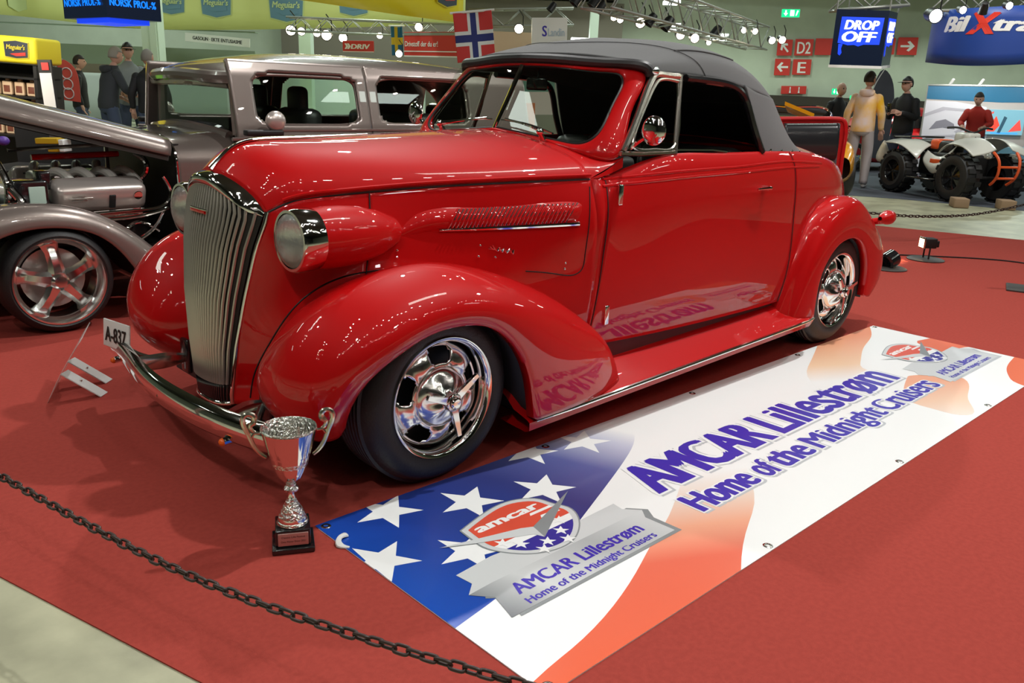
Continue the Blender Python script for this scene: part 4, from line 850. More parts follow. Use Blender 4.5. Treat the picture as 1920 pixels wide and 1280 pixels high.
# engine
ALU = mat('engine_metal', (.60, .54, .50), .28, .6)
so(B().add(rbox(-.45, .26, SY-.33, SY+.33, .34, .60, .04)), 'engine_block', BLACK)
for s in (-1, 1):
    M = Matrix.Translation((-.06, SY+s*.42, .668)) @ Matrix.Rotation(s*-.35, 4, 'X')
    q = so(B().add(rbox(-.25, .25, -.085, .085, -.08, .08, .045), M), 'valve_cover', ALU); q2 = so(B().add(rbox(-.25, .25, -.06, .06, -.16, -.09, .02), M), 'exhaust_manifold', CHROME2)
    b = B(); b.add(rbox(.03, .065, -.092, -.080, -.05, .03, .004), M); so(b, 'cover_bolt_plate', BLACK); b = B(); b.add(lathe([(0, .004), (.024, .004), (.026, 0)], 20), M @ Matrix.Translation((.19, -.086, .02)) @ RXZ); so(b, 'round_badge', CHROME)
    b = B(); b.add(tube([M @ Vector((-.19, -.09, .02)), M @ Vector((-.06, -.088, .018))], .004, 5)).add(tube([M @ Vector((-.17, -.09, .032)), M @ Vector((-.10, -.088, .032))], .003, 5)).add(tube([M @ Vector((-.17, -.09, .006)), M @ Vector((-.09, -.088, .006))], .003, 5)); so(b, 'script_badge', CHROME)
for k in range(4):
    x = -.24+.12*k
    for s in (-1, 1): so(B().add(tube([(x, SY+s*.14, .74), (x+.02, SY+s*.2, .775), (x+.05, SY+s*.28, .765), (x+.07, SY+s*.37, .71)], .026, 10, n=12)), 'intake_runner', mat('intake_white', (.82, .82, .76), .35, .15) if k == 0 and s < 0 else bpy.data.materials['intake_white'])
so(B().add(rbox(-.30, .20, SY-.12, SY+.12, .64, .76, .03)), 'intake_plenum', ALU)
so(B().add(tube([(-.44, SY-.18, .90), (-.1, SY-.17, .915), (.25, SY-.15, .925)], .011, 8)), 'hood_support_rod', CHROME2)
so(B().add(tube([(-.32, SY-.16, .855), (.16, SY-.15, .865)], .018, 8)), 'red_hose', TAILRED)
so(B().add(tube([(.20, SY-.30, .88), (.25, SY-.33, .84), (.25, SY-.34, .77), (.20, SY-.32, .72)], .016, 8, n=16)), 'chrome_elbow', CHROME)
for P in ([(-.14, SY-.56, .575), (.10, SY-.56, .58), (.26, SY-.55, .60), (.31, SY-.54, .66), (.28, SY-.52, .76)], [(-.10, SY-.58, .54), (.12, SY-.58, .55), (.28, SY-.56, .58)], [(.05, SY-.54, .38), (.20, SY-.54, .47), (.27, SY-.52, .56)], [(.0, SY-.50, .42), (.12, SY-.5, .50), (.24, SY-.5, .44)]): so(B().add(tube(P, .011, 8, n=20)), 'coolant_pipe', CHROME)
so(B().add(rbox(-.50, -.34, SY-.50, SY-.34, .58, .76, .01)).add(rbox(-.36, -.30, SY-.42, SY-.3, .7, .80, .01)), 'battery', BLACKG)
so(B().add(rbox(-.44, -.36, SY-.515, SY-.50, .64, .73, .003)), 'washer_bottle', mat('pale_teal', (.45, .6, .52), .4))
for P in ([(-.56, SY-.42, .55), (-.52, SY-.45, .7), (-.55, SY-.40, .85)], [(-.50, SY-.52, .50), (-.47, SY-.54, .60), (-.52, SY-.50, .72)], [(-.58, SY-.50, .62), (-.50, SY-.52, .64)]): so(B().add(tube(P, .022, 10, n=12)), 'chrome_bracket', CHROME)
# mirrors
for s in (-1, 1):
    y = SY+s*.82; q = so(B().add(sphere((.86, y, 1.095), .065, 18, 10, (1.0, .6, .95))), 'side_mirror', ALU); so(B().add(rbox(.66, .90, y-.03, y+.03, 1.01, 1.045, .01)).add(tube([(.80, y-s*.1, 1.03), (.80, y, 1.03)], .012, 6)), 'mirror_base', BLACK)
# wheels
def spoke_wheel(loc, s):
    M = Matrix.Translation(loc) @ (Matrix.Identity(4) if s < 0 else Matrix.Rotation(PI, 4, 'Z')) @ RXZ
    so(B().add(lathe([(.215, -.02), (.226, .004), (.240, .012), (.258, .004), (.270, -.018), (.2765, -.04), (.277, -.17), (.26, -.21), (.215, -.21)], 64), M), 'tyre', RUBBER, sharp=40)
    rm = so(B().add(lathe([(.222, -.2), (.205, -.19), (.200, -.09), (.196, -.055), (.198, -.03), (.212, -.004), (.222, .010), (.229, .010), (.229, .0)], 64), M), 'rim', WHEELC, sharp=50)
    b = B(); b.add(lathe([(.035, -.13), (.06, -.10), (.066, -.05), (.058, -.02), (.040, .0), (.030, .012), (0, .015)], 32), M)
    for k in range(5):
        Ma = M @ Matrix.Rotation(2*PI*k/5+PI/2+.1, 4, 'Z')
        sec = [(.035, .046, -.012), (.09, .036, -.014), (.15, .034, -.035), (.185, .045, -.055), (.205, .065, -.075)]; V = []
        for x, w_, z in sec: V += [(x, -w_, z-.014), (x, -w_*.45, z+.006), (x, w_*.45, z+.006), (x, w_, z-.014), (x, w_*.8, z-.05), (x, -w_*.8, z-.05)]
        F = [(i*6+j, i*6+(j+1) % 6, (i+1)*6+(j+1) % 6, (i+1)*6+j) for i in range(4) for j in range(6)]; b.add((V, F), Ma)
    o = so(b, 'spokes', WHEELC, rm, sharp=40); so(B().add(lathe([(.16, -.13), (.05, -.14), (0, -.14)], 32), M), 'brake_disc', ALU, rm)
for x in (-.43, 2.55):
    for s in (-1, 1): spoke_wheel((x, SY+s*.86, .277), s)
so(B().add(tube([(-.43, SY-.7, .27), (-.43, SY+.7, .27)], .03, 8)), 'axle', BLACK); so(B().add(tube([(2.55, SY-.7, .27), (2.55, SY+.7, .27)], .03, 8)), 'axle', BLACK)
# ---------------------------------------------------------------- hall structure in the background
def hb(px0, py0, px1, py1, d, dep=.1):     # box whose front face spans two measured corners at distance d
    r0, z1 = rz(d, px0, py0); r1, z0 = rz(d, px1, py1); return hq(d, d+dep, min(r0, r1), max(r0, r1), min(z0, z1), max(z0, z1))
def bld(VF, nm, m, par=None, **k): return mk(nm, VF[0], VF[1], m, par, smooth=False, **k)
def thing(VF, nm, m, label, cat, group=None, **k): o = bld(VF, nm, m, **k); return tag(o, label, cat, group)
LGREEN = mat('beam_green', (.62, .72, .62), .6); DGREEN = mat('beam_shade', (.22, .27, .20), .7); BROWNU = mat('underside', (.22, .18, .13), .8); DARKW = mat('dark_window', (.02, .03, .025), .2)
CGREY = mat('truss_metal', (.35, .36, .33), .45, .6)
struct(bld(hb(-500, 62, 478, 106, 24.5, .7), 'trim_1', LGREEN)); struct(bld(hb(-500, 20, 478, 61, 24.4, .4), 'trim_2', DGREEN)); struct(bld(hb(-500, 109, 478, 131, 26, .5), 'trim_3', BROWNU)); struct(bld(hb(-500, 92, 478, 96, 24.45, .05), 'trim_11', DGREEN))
struct(bld(hb(-500, 132, 478, 150, 28, .3), 'window_1', DARKW)); struct(bld(hq(27., 27.2, -20, -3, .0, 1.75), 'wall_partition', mat('white_partition', (.62, .68, .66), .6)))
r0, _ = rz(22., 268, 100); r1, _ = rz(22., 299, 100)
struct(bld(hq(22., 22.4, r0, r1, 0, 7.6), 'trim_4', LGREEN)); struct(bld(hq(21.96, 22., r0+.22, r1-.03, 0, 7.6), 'trim_5', mat('column_edge', (.62, .72, .62), .5)))
r0, _ = rz(27., 1108, 30); struct(bld(hq(27, 27.4, r0, r0+.25, 0, 7.6), 'trim_6', LGREEN)); r0, _ = rz(26., 560, 80); struct(bld(hq(26, 26.4, r0, r0+.35, 0, 7.6), 'trim_7', LGREEN))
struct(bld(hb(1445, 178, 1960, 236, 29.6, .35), 'trim_8', mat('dark_brown_dado', (.035, .025, .018), .7)))
struct(bld(hq(28.2, 30, -9, 3, 4.3, 5.1), 'trim_9', mat('duct_brown', (.16, .13, .10), .8))); struct(bld(hq(27.5, 30, 3, 28, 4.9, 5.7), 'trim_10', mat('duct_grey', (.14, .14, .11), .8)))
struct(bld(hq(29.2, 29.9, -8, 3.2, .0, 4.2), 'wall_inner', mat('brown_wall', (.16, .14, .11), .8)))
BCARP = mat('blue_grey_carpet', (.06, .07, .09), .95); q0 = [at(x, y, 1) for x, y in ((0, 0),)]
def gp(px, py):
    v = CF + CR*(px-960)/FPX + CU*(640-py)/FPX; t = -CAM[2]/v[2]; p = CAM+v*t; return float(p[0]), float(p[1])
struct(bld(prism([gp(1540, 362), gp(1700, 374), gp(1930, 396), gp(2060, 405), gp(2060, 300), gp(1540, 300)], .004, -.0035), 'floor_booth', BCARP))
# trusses
def truss(name, a, b, w=.3, label=None, grp='lighting trusses under the ceiling'):
    a, b = Vector(a), Vector(b); t = (b-a).normalized(); s = t.cross(Vector((0, 0, 1))).normalized(); u = s.cross(t); q = B(); L_ = (b-a).length; n = max(2, int(L_/w))
    for i, j in ((-1, -1), (1, -1), (1, 1), (-1, 1)): q.add(tube([a+s*i*w/2+u*j*w/2, b+s*i*w/2+u*j*w/2], .022, 6))
    for k in range(n):
        p, p2 = a+t*(k*L_/n), a+t*((k+1)*L_/n)
        for (i, j, i2, j2) in ((-1, -1, 1, -1), (-1, 1, 1, 1), (-1, -1, -1, 1), (1, -1, 1, 1)):
            if k % 2: i, j, i2, j2 = i2, j2, i, j
            q.add(tube([p+s*i*w/2+u*j*w/2, p2+s*i2*w/2+u*j2*w/2], .012, 4))
    return tag(q.out(name, CGREY, sharp=0), label, 'truss', None)
truss('ceiling_truss', at(880, 35, 20), at(1075, 32, 20), .35, 'metal lighting truss above the white hanging sign')
truss('ceiling_truss', at(1120, -20, 12), at(1420, 72, 19), .45, 'dark diagonal lighting truss above the black soft top')
truss('ceiling_truss', at(540, 45, 21), at(880, 60, 21), .3, 'metal lighting truss over the red hanging signs')
truss('ceiling_truss', at(1750, 2, 13.5), at(1960, -6, 13.5), .3, 'metal truss carrying the large blue banner')
truss('ceiling_truss', at(1560, 4, 13.8), at(1700, -6, 13.8), .25, 'short metal truss above the hanging screen cube')
EMW = mat('tube_glow', (1, 1, 1), .5, emis=(.92, 1, .94), es=5)
for i, (a, b_, c_, e, d) in enumerate(((1072, 70, 1108, 75, 27), (1069, 77, 1102, 82, 27), (1258, 43, 1278, 48, 26), (1252, 53, 1275, 58, 26), (1330, 62, 1366, 67, 26), (1338, 71, 1364, 75, 26), (1250, -2, 1276, 6, 20), (1287, 52, 1300, 56, 26))):
    o = bld(hb(a, b_, c_, e, d, .5), 'ceiling_light', EMW); tag(o, 'white fluorescent ceiling light glowing beyond the soft top', 'ceiling light', 'fluorescent lights beyond the soft top')
# spotlights
CANM = mat('can_black', (.012, .012, .012), .4); BULB = mat('warm_bulb', (1, .95, .85), .3, emis=(1, .84, .62), es=22); BULBC = mat('cool_bulb', (1, 1, 1), .3, emis=(.92, .96, 1), es=30)
def spot(px, py, d, r=.085, on=True, aim=(-.2, -.6, -.75), label='', m=None, group=None):
    r *= .72; p = at(px, py, d); e = empty('spotlight', p, 0, label, 'spotlight', group); ax = Vector(aim).normalized(); ey = Vector((0, 0, 1)); M = frame_m((0, 0, 0), ax.cross(ey), ey-ax*ax.dot(ey)); M = M if (M.to_3x3() @ Vector((0, 0, 1))).dot(ax) > 0 else M @ Matrix.Rotation(PI, 4, 'Y')
    B().add(lathe([(0, -2.6*r), (.7*r, -2.5*r), (.95*r, -1.8*r), (r, -.2*r), (1.1*r, 0), (1.0*r, 0), (.9*r, -.4*r)], 16), M).out('lamp_can', CANM, e)
    B().add(tube([(0, 0, 3.8*r), (1.2*r, 0, 2.6*r), (1.2*r, 0, 0)], .12*r, 5)).out('yoke', CANM, e)
    if on: B().add(lathe([(0, .25*r), (.5*r, .2*r), (.92*r, -.05*r)], 16), M).out('lamp_lens', m or BULB, e)
    return e
back = CAM-0
for x, y, d, r in ((545, 57, 22, .17), (565, 59, 21.3, .13), (594, 62, 22, .13), (612, 66, 21, .17), (643, 71, 22, .15), (712, 67, 21, .1), (748, 101, 18, .1), (785, 51, 21, .13), (973, 54, 18, .13)):
    spot(x, y, d, r, True, (-.6, -.72, -.2), 'glowing warm spotlight in the row below the yellow ring banner' if x < 800 else 'glowing warm spotlight left of the white hanging sign', None, 'row of glowing spotlights' if x < 800 else None)
for x, y, d, r in ((1151, 33, 14, .07), (1163, 37, 13.6, .07), (1201, 43, 14, .11), (1276, 66, 16, .11), (1303, 72, 15.6, .11), (1329, 80, 17, .07), (1395, 57, 18, .08), (1416, 59, 17.5, .08), (1448, 76, 18, .1), (1467, 75, 17.5, .1)):
    spot(x, y, d, r, True, (-.6, -.75, -.25), 'glowing warm spotlight hanging above the black soft top', None, 'glowing spotlights above the soft top')
for x, y, d, r in ((1075, 8, 13, .10), (1108, 12, 13, .10), (1120, 22, 13.8, .10), (1214, 46, 13.4, .1), (1244, 54, 14.5, .12), (1336, 68, 16.6, .12), (1030, 20, 16, .09)):
    spot(x, y, d, r, False, (-.5, .3, -.8), 'black switched-off spotlight can under the diagonal truss', None, 'dark spotlight cans under the diagonal truss')
for x, y, d, r, m in ((1755, 30, 12.4, .13, BULBC), (1806, 19, 12.2, .07, BULBC), (1893, 11, 12.2, .07, BULBC)):
    spot(x, y, d, r, True, (-.6, -.7, -.2), 'bright white floodlight at the left end of the blue banner' if x < 1800 else ('small white spotlight over the top edge of the blue banner, left one' if x < 1850 else 'small white spotlight over the top edge of the blue banner, right one'), m)
spot(1842, 24, 12.1, .08, False, (.5, .3, -.8), 'unlit spotlight in front of the blue banner')
# small spots of the show lighting above and behind the camera: their glints show in the paint and chrome
pend = mat('show_bulb', (1, .95, .85), .3, emis=(1, .93, .82), es=100)
rr = random.Random(5)
proto = None
for gx, gy, n_ in ((-4.5, -3.5, 9), (-1.5, -6.5, 9), (3., -6, 9), (6.5, -4.5, 7), (-4., 3.5, 7), (1.5, 5.5, 7), (0.5, -2.5, 6), (-6.5, 0., 7), (-2.5, -1., 5), (5.5, 2., 6)):
    ang = rr.uniform(-.5, .5)
    for k in range(2*n_):
        p = Vector((gx+(k/2-n_/2)*.6*math.cos(ang)+rr.uniform(-.15, .15), gy+.002*k+(k/2-n_/2)*.6*math.sin(ang)+rr.uniform(-.3, .3), 4.6+rr.uniform(-.25, .5)))
        if proto is None:
            proto = empty('track_spotlight', p, 0, 'small black track spotlight over the show cars', 'spotlight', 'track spotlights over the show cars')
            B().add(lathe([(0, .13), (.04, .12), (.05, .02), (.055, 0), (.045, 0)], 14)).out('lamp_can', CANM, proto); B().add(lathe([(0, -.004), (.032, 0), (.045, .008)], 14)).out('lamp_lens', pend, proto)
        else: c_ = copy_tree(proto); c_.location = p
# ---------------------------------------------------------------- hanging signs, flags and banners
def face_frame(px0, py0, px1, py1, px2, py2, d0, d1):   # lower-left, lower-right, upper-left corners -> matrix, width, height
    a, b_, c_ = at(px0, py0, d0), at(px1, py1, d1), at(px2, py2, d0); return frame_m(a, b_-a, c_-a), (b_-a).length, (c_-a).length
SRED = mat('sign_red', (.62, .035, .025), .5); SWHT = mat('sign_white', (.82, .82, .80), .5)
def board(M, w, h, dep=.04): return rbox(0, w, 0, h, -dep, 0, .004), M
def sign_thing(nm, M, w, h, m, label, cat, group=None, dep=.05): return tag(B().add(rbox(0, w, 0, h, -dep, 0, .004), M).out(nm, m, smooth=False), label, cat, group)
def letters(s, M, x0, y0, w, h, m, par, nm='lettering', bold=.03, shear=0): return B().add(text_vf(s, w, h, .004, bold, shear, x0, y0), M).out(nm, m, par, smooth=False)
def fit(o, par): o.parent = par; return o
def poly(P, M, m, par, nm, z=.003, h=.004): return B().add(sheet(P, z, h), M).out(nm, m, par, smooth=False)
# red wayfinding signs on the right wall
WD = 29.9
def wsq(px0, py0, px1, py1, lab, nm='wayfinding_sign'):
    M, w, h = face_frame(px0, py1, px1, py1+.3, px0+1.5, py0, WD, WD); return M, w, h, sign_thing(nm, M, w, h, SRED, lab, 'sign', 'red wayfinding signs on the wall', .02)
def arrow(M, w, h, par, ang):
    c_, s_ = math.cos(ang), math.sin(ang); P = [(-.36, -.06), (.12, -.06), (-.04, -.24), (.09, -.30), (.36, 0), (.09, .30), (-.04, .24), (.12, .06), (-.36, .06)]
    poly([(w/2+(x*c_-y*s_)*w, h/2+(x*s_+y*c_)*h) for x, y in P], M, SWHT, par, 'arrow')
M, w, h, o = wsq(1456, 74, 1484, 104, 'red wall sign with an arrow pointing up left'); arrow(M, w, h, o, 2.3)
M, w, h, o = wsq(1489, 73, 1523, 104, 'red wall sign reading D2 right of the slanted arrow'); letters('D2', M, w*.14, h*.12, w*.72, h*.74, SWHT, o, bold=.02)
M, w, h, o = wsq(1527, 72, 1560, 103, 'plain red wall sign partly behind the hanging screen cube')
M, w, h, o = wsq(1451, 110, 1480, 141, 'red wall sign with an arrow pointing left'); arrow(M, w, h, o, PI)
M, w, h, o = wsq(1485, 111, 1519, 140, 'red wall sign reading E'); letters('E', M, w*.28, h*.12, w*.42, h*.74, SWHT, o, bold=.02)
M, w, h, o = wsq(1464, 161, 1511, 176, 'low red wall sign with two pictograms above the dark dado')
for k in (0, 1): B().add(lathe([(0, 0), (.07, .0), (.03, .2), (.05, .35), (0, .42)], 10), M @ Matrix.Translation((w*(.35+.35*k), h*.12, .01)) @ Matrix.Rotation(-PI/2, 4, 'X') @ Matrix.Scale(.5, 4)).out('pictogram', SWHT, o)
M, w, h, o = wsq(1656, 71, 1676, 102, 'narrow plain red wall sign right of the hanging screen cube')
M, w, h, o = wsq(1681, 70, 1718, 103, 'red wall sign with an arrow pointing right'); arrow(M, w, h, o, 0)
# exit signs
EG = mat('exit_green', (.0, .35, .12), .4, emis=(.0, .55, .2), es=1.4); EW = mat('exit_white', (.9, 1, .9), .4, emis=(.8, 1, .85), es=1.8)
for px0, py0, px1, py1, d, lab in ((1466, 17, 1499, 32, 22, 'green emergency exit sign high above the wayfinding signs'), (1560, 166, 1578, 177, 27, 'small green emergency exit sign on the wall above the bald man'), (1594, 179, 1608, 187, 27, 'small green exit sign left of the tie-dye hoodie')):
    M, w, h = face_frame(px0, py1, px1, py1+.4, px0+1, py0, d, d); o = sign_thing('exit_sign', M, w, h, EG, lab, 'exit sign', None, .06); poly([(w*.08, h*.5), (w*.2, h*.15), (w*.32, h*.5), (w*.24, h*.5), (w*.24, h*.85), (w*.16, h*.85), (w*.16, h*.5)], M, EW, o, 'arrow'); poly([(w*.45, h*.15), (w*.68, h*.15), (w*.68, h*.88), (w*.45, h*.88)], M, EW, o, 'door_symbol'); poly([(w*.76, h*.2), (w*.82, h*.2), (w*.92, h*.8), (w*.84, h*.85)], M, EW, o, 'running_figure')
# hanging screen cubes
SCR = mat('screen_dark', (.004, .006, .012), .2, emis=(.004, .008, .02), es=1.); SBL = mat('screen_blue', (.01, .04, .6), .3, emis=(.01, .05, .75), es=1.1); SLW = mat('screen_white', (1, 1, 1), .3, emis=(.85, .92, 1), es=1.2); SLB = mat('screen_cyan', (0, .2, .9), .3, emis=(.005, .16, .80), es=1.3)
cube = empty('hanging_screen_cube', (0, 0, 0), 0, 'black hanging screen cube showing DROP OFF in white on blue', 'screen')
A = [at(1555, 121, 13.6), at(1652, 124, 13.6), at(1668, 122, 14.4)]; H_ = (at(1567, 17, 13.6)-A[0]).length; D_ = A[0]+(A[2]-A[1]); up = Vector((0, 0, H_))
Vc = [A[0], A[1], A[2], D_]; V = Vc+[v+up for v in Vc]; mk('cube_body', V, box(0, 1, 0, 1, 0, 1)[1], SCR, cube, smooth=False)
V2 = [v+(v-(A[0]+A[2])/2)*.03+Vector((0, 0, -.04)) for v in Vc]+[v+(v-(A[0]+A[2])/2)*.03 for v in Vc]; mk('bottom_frame', V2, box(0, 1, 0, 1, 0, 1)[1], SWHT, cube, smooth=False)
for k in range(4): B().add(tube([V[4+k], V[4+k]+Vector((0, 0, .5))], .012, 5)).out('hanger', CGREY, cube)
for (a, b_) in ((A[0], A[1]), (A[1], A[2])):
    M = frame_m(a, b_-a, up); w = (b_-a).length; h = H_; n = '' if a == A[0] else ''
    poly([(w*.10, h*.40), (w*.22, h*.38), (w*.30, h*.36), (w*.42, h*.37), (w*.5, h*.345), (w*.6, h*.38), (w*.9, h*.385), (w*.93, h*.87), (w*.12, h*.87)], M, SBL, cube, 'blue_panel', .003)
    poly([(w*.13, h*.2), (w*.17, h*.17), (w*.20, h*.22), (w*.18, h*.30), (w*.20, h*.38), (w*.12, h*.38)], M, SBL, cube, 'drip', .003)
    letters('DROP', M @ Matrix.Translation((0, 0, .008)), w*.20, h*.65, w*.64, h*.17, SLW, cube, 'drop_lettering', .05, .15); letters('OFF', M @ Matrix.Translation((0, 0, .008)), w*.18, h*.43, w*.64, h*.19, SLW, cube, 'off_lettering', .05, .15)
cube = empty('hanging_screen_cube', (0, 0, 0), 0, 'black hanging screen cube with glowing blue lettering at the upper left', 'screen')
A = [at(121, 35, 11.0), at(201, 32, 10.5), at(303, 41, 11.0)]; D_ = A[0]+(A[2]-A[1]); up = Vector((0, 0, .98)); Vc = [A[0], A[1], A[2], D_]; V = Vc+[v+up for v in Vc]; mk('cube_body', V, box(0, 1, 0, 1, 0, 1)[1], SCR, cube, smooth=False)
V2 = [v*.75+((A[0]+A[2])/2)*.25+Vector((0, 0, -.05)) for v in Vc]+[v*.75+((A[0]+A[2])/2)*.25+Vector((0, 0, .01)) for v in Vc]; mk('glow_base', V2, box(0, 1, 0, 1, 0, 1)[1], SBL, cube, smooth=False)
for (a, b_) in ((A[0], A[1]), (A[1], A[2])):
    M = frame_m(a, b_-a, up); w = (b_-a).length; letters('NORSK PROL-%', M @ Matrix.Translation((0, 0, .01)), w*.06, .135, w*.84, .085, SLB, cube, 'lettering', .03)
    P = [(w*.5+w*.26*math.copysign(abs(math.cos(t))**.5, math.cos(t)), .46+.18*math.copysign(abs(math.sin(t))**.5, math.sin(t))) for t in np.linspace(0, 2*PI, 32, endpoint=False)]; poly(P, M, SLB, cube, 'logo_ring', .004); poly([(x*.86+w*.07, y*.86+.064) for x, y in P], M, SCR, cube, 'logo_centre', .010)
# hung blue banner
BLU = mat('banner_blue', (.012, .05, .27), .45); N = 24
top = [at(1752, 25, 14.2)]+[at(1762, 20, 13.6), at(1840, 14, 12.9), at(1960, 8, 12.6), at(2100, 4, 12.7)]; bot = [at(1744, 117, 14.2), at(1748, 118, 13.6), at(1835, 124, 12.9), at(1960, 120, 12.6), at(2100, 112, 12.7)]
tt, bb = spl([tuple(v) for v in top], N), spl([tuple(v) for v in bot], N); bb[:, :2] = tt[:, :2]; g = np.stack([tt*(1-t)+bb*t for t in np.linspace(0, 1, 6)])
bb_ = tag(mk('hanging_banner', *grid(g), BLU, sharp=0, mods=[('solid', .01)]), 'large curved blue hanging banner with white lettering and a red X', 'banner'); 
def on_curve(VF, z0):  # bend flat lettering (x along, y up) onto the banner curve
    s_ = np.concatenate([[0], np.cumsum(np.linalg.norm(np.diff(tt[:, :2], axis=0), axis=1))]); out = []
    for x, y, z in VF[0]:
        px_, py_ = np.interp(x, s_, tt[:, 0]), np.interp(x, s_, tt[:, 1]); n_ = np.array([CAM[0]-px_, CAM[1]-py_]); n_ /= np.linalg.norm(n_); out.append((px_+n_[0]*(.012+z), py_+n_[1]*(.012+z), z0+y))
    return out, VF[1]
zb = float(bb[4, 2]); 
for s_, x0, w, h, sh_, m, nm in (('a', .12, .10, .13, .2, SWHT, 'lettering'), ('Bil', .86, .40, .22, .25, SWHT, 'lettering'), ('X', 1.27, .38, .30, .2, mat('print_red', (.7, .04, .02), .5), 'red_cross'), ('tra', 1.62, .46, .20, .25, SWHT, 'lettering')):
    mk(nm, *on_curve(text_vf(s_, w, h, .004, .06, sh_, x0, .42 if s_ != 'X' else .38), zb), m, bb_, smooth=False)
# yellow ring banner
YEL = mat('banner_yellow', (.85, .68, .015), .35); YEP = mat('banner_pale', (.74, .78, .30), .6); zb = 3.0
def hp(px, d): rr_ = (px-960)/FPX*1.0; return hall(d, d*rr_*1.03+.0, 0)
ringp = []
for px, py, d in ((868, 43, 20.2), (872, 41, 20.9), (850, 44, 22), (700, 50, 23.4), (450, 56, 24), (250, 53, 23.8), (110, 38, 22), (0, 27, 19.6), (-120, 10, 15), (-40, -25, 12.6), (250, -20, 12.4), (560, -2, 15.8), (700, 21, 17.7), (820, 37, 19.4), (868, 43, 20.2)):
    p = at(px, py, d); ringp.append((p.x, p.y, p.z))
rg_ = spl(ringp, 120); rg_[:, 2] = np.convolve(np.pad(rg_[:, 2], 4, 'edge'), np.ones(9)/9, 'valid'); g = np.stack([rg_+np.array([0, 0, 1.5*t]) for t in np.linspace(0, 1, 4)])
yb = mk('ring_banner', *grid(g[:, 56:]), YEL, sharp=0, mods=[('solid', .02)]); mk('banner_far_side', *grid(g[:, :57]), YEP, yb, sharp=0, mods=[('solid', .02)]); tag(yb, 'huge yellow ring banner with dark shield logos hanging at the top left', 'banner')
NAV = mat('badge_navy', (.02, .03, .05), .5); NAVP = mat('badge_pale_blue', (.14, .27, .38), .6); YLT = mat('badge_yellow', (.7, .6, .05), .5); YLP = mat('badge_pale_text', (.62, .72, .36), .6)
def badge(px, py, w, h, d, m, mt, par, toc=-1, txt="Meguiar's"):
    k = int(np.argmin(np.linalg.norm(rg_[:, :2]-np.array(at(px, 50, d))[:2], axis=1))); k = min(max(k, 1), 118); p = rg_[k]; t = rg_[k+1]-rg_[k-1]; t[2] = 0; t /= np.linalg.norm(t); v = Vector(CAM)-Vector(p); ex = Vector(t); 
    if ex.dot(Vector(HR)) < 0: ex = -ex
    nz = ex.cross(Vector((0, 0, 1))); nz = nz if nz.dot(v) > 0 else -nz; zc = at(px, py, float(np.dot(np.array(p)-CAM, HF))).z; M = frame_m(Vector((p[0], p[1], zc))+nz*.05, ex, (0, 0, 1))
    P = [(-.5, .36), (0, .5), (.5, .36), (.46, -.38), (0, -.5), (-.46, -.38)]; q = poly([(x*w*1.06, y*h*1.08) for x, y in P], M, mt, par, 'badge_border', -.01); poly([(x*w, y*h) for x, y in P], M, m, par, 'badge'); B().add(text_vf(txt, w*.8, h*.22, .006, .03, .2, -w*.4, -h*.05), M @ Matrix.Translation((0, 0, .015))).out('badge_lettering', mt, par, smooth=False); poly([(-.30*w, -.18*h), (.35*w, -.08*h), (.35*w, -.24*h), (-.1*w, -.30*h)], M, SRED if m is NAV else NAVP, par, 'badge_stripe', .012)
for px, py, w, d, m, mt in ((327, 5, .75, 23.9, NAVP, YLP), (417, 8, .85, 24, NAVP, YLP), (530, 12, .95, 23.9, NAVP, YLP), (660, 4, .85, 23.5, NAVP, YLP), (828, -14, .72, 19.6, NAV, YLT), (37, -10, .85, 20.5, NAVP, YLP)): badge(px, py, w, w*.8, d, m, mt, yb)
# white sign with black letters on the balcony
M, w, h = face_frame(347, 77, 468, 89, 348, 61, 23.8, 23.8); o = sign_thing('fabric_sign', M, w, h, SWHT, 'long white sign with black capitals on the pale green balcony', 'sign'); letters('GASOLIN · EKTE ENTUSIASME', M, w*.12, h*.3, w*.76, h*.42, BLACK, o)
# red hanging signs
M, w, h = face_frame(643, 97, 701, 98, 644, 76, 19, 19); o = sign_thing('hanging_sign', M, w, h, SRED, 'small red hanging sign reading DRIV in white', 'sign'); letters('DRIV', M, w*.27, h*.28, w*.60, h*.44, SWHT, o, bold=.05, shear=.15)
for k in (0, 1): poly([(w*(.06+.08*k), h*.25), (w*(.12+.08*k), h*.25), (w*(.18+.08*k), h*.5), (w*(.12+.08*k), h*.75), (w*(.06+.08*k), h*.75), (w*(.11+.08*k), h*.5)], M, SWHT, o, 'chevron')
poly([(0, 0), (w, 0), (w, h*.06), (0, h*.06)], M, SWHT, o, 'white_edge')
M, w, h = face_frame(758, 106, 858, 108, 756, 60, 19.5, 18.5); o = sign_thing('hanging_sign', M, w, h, SRED, 'wide red hanging sign with white text beside the Norwegian flag', 'sign'); letters('Drivstoff der du er!', M, w*.02, h*.42, w*.62, h*.22, SWHT, o, bold=.02)
poly([(0, 0), (w, 0), (w, h*.05), (0, h*.05)], M, SWHT, o, 'white_edge'); poly([(0, h*.2), (w, h*.2), (w, h*.24), (0, h*.24)], M, SWHT, o, 'white_line'); poly([(0, h*.86), (w, h*.86), (w, h*.97), (0, h*.97)], M, CGREY, o, 'grey_band')
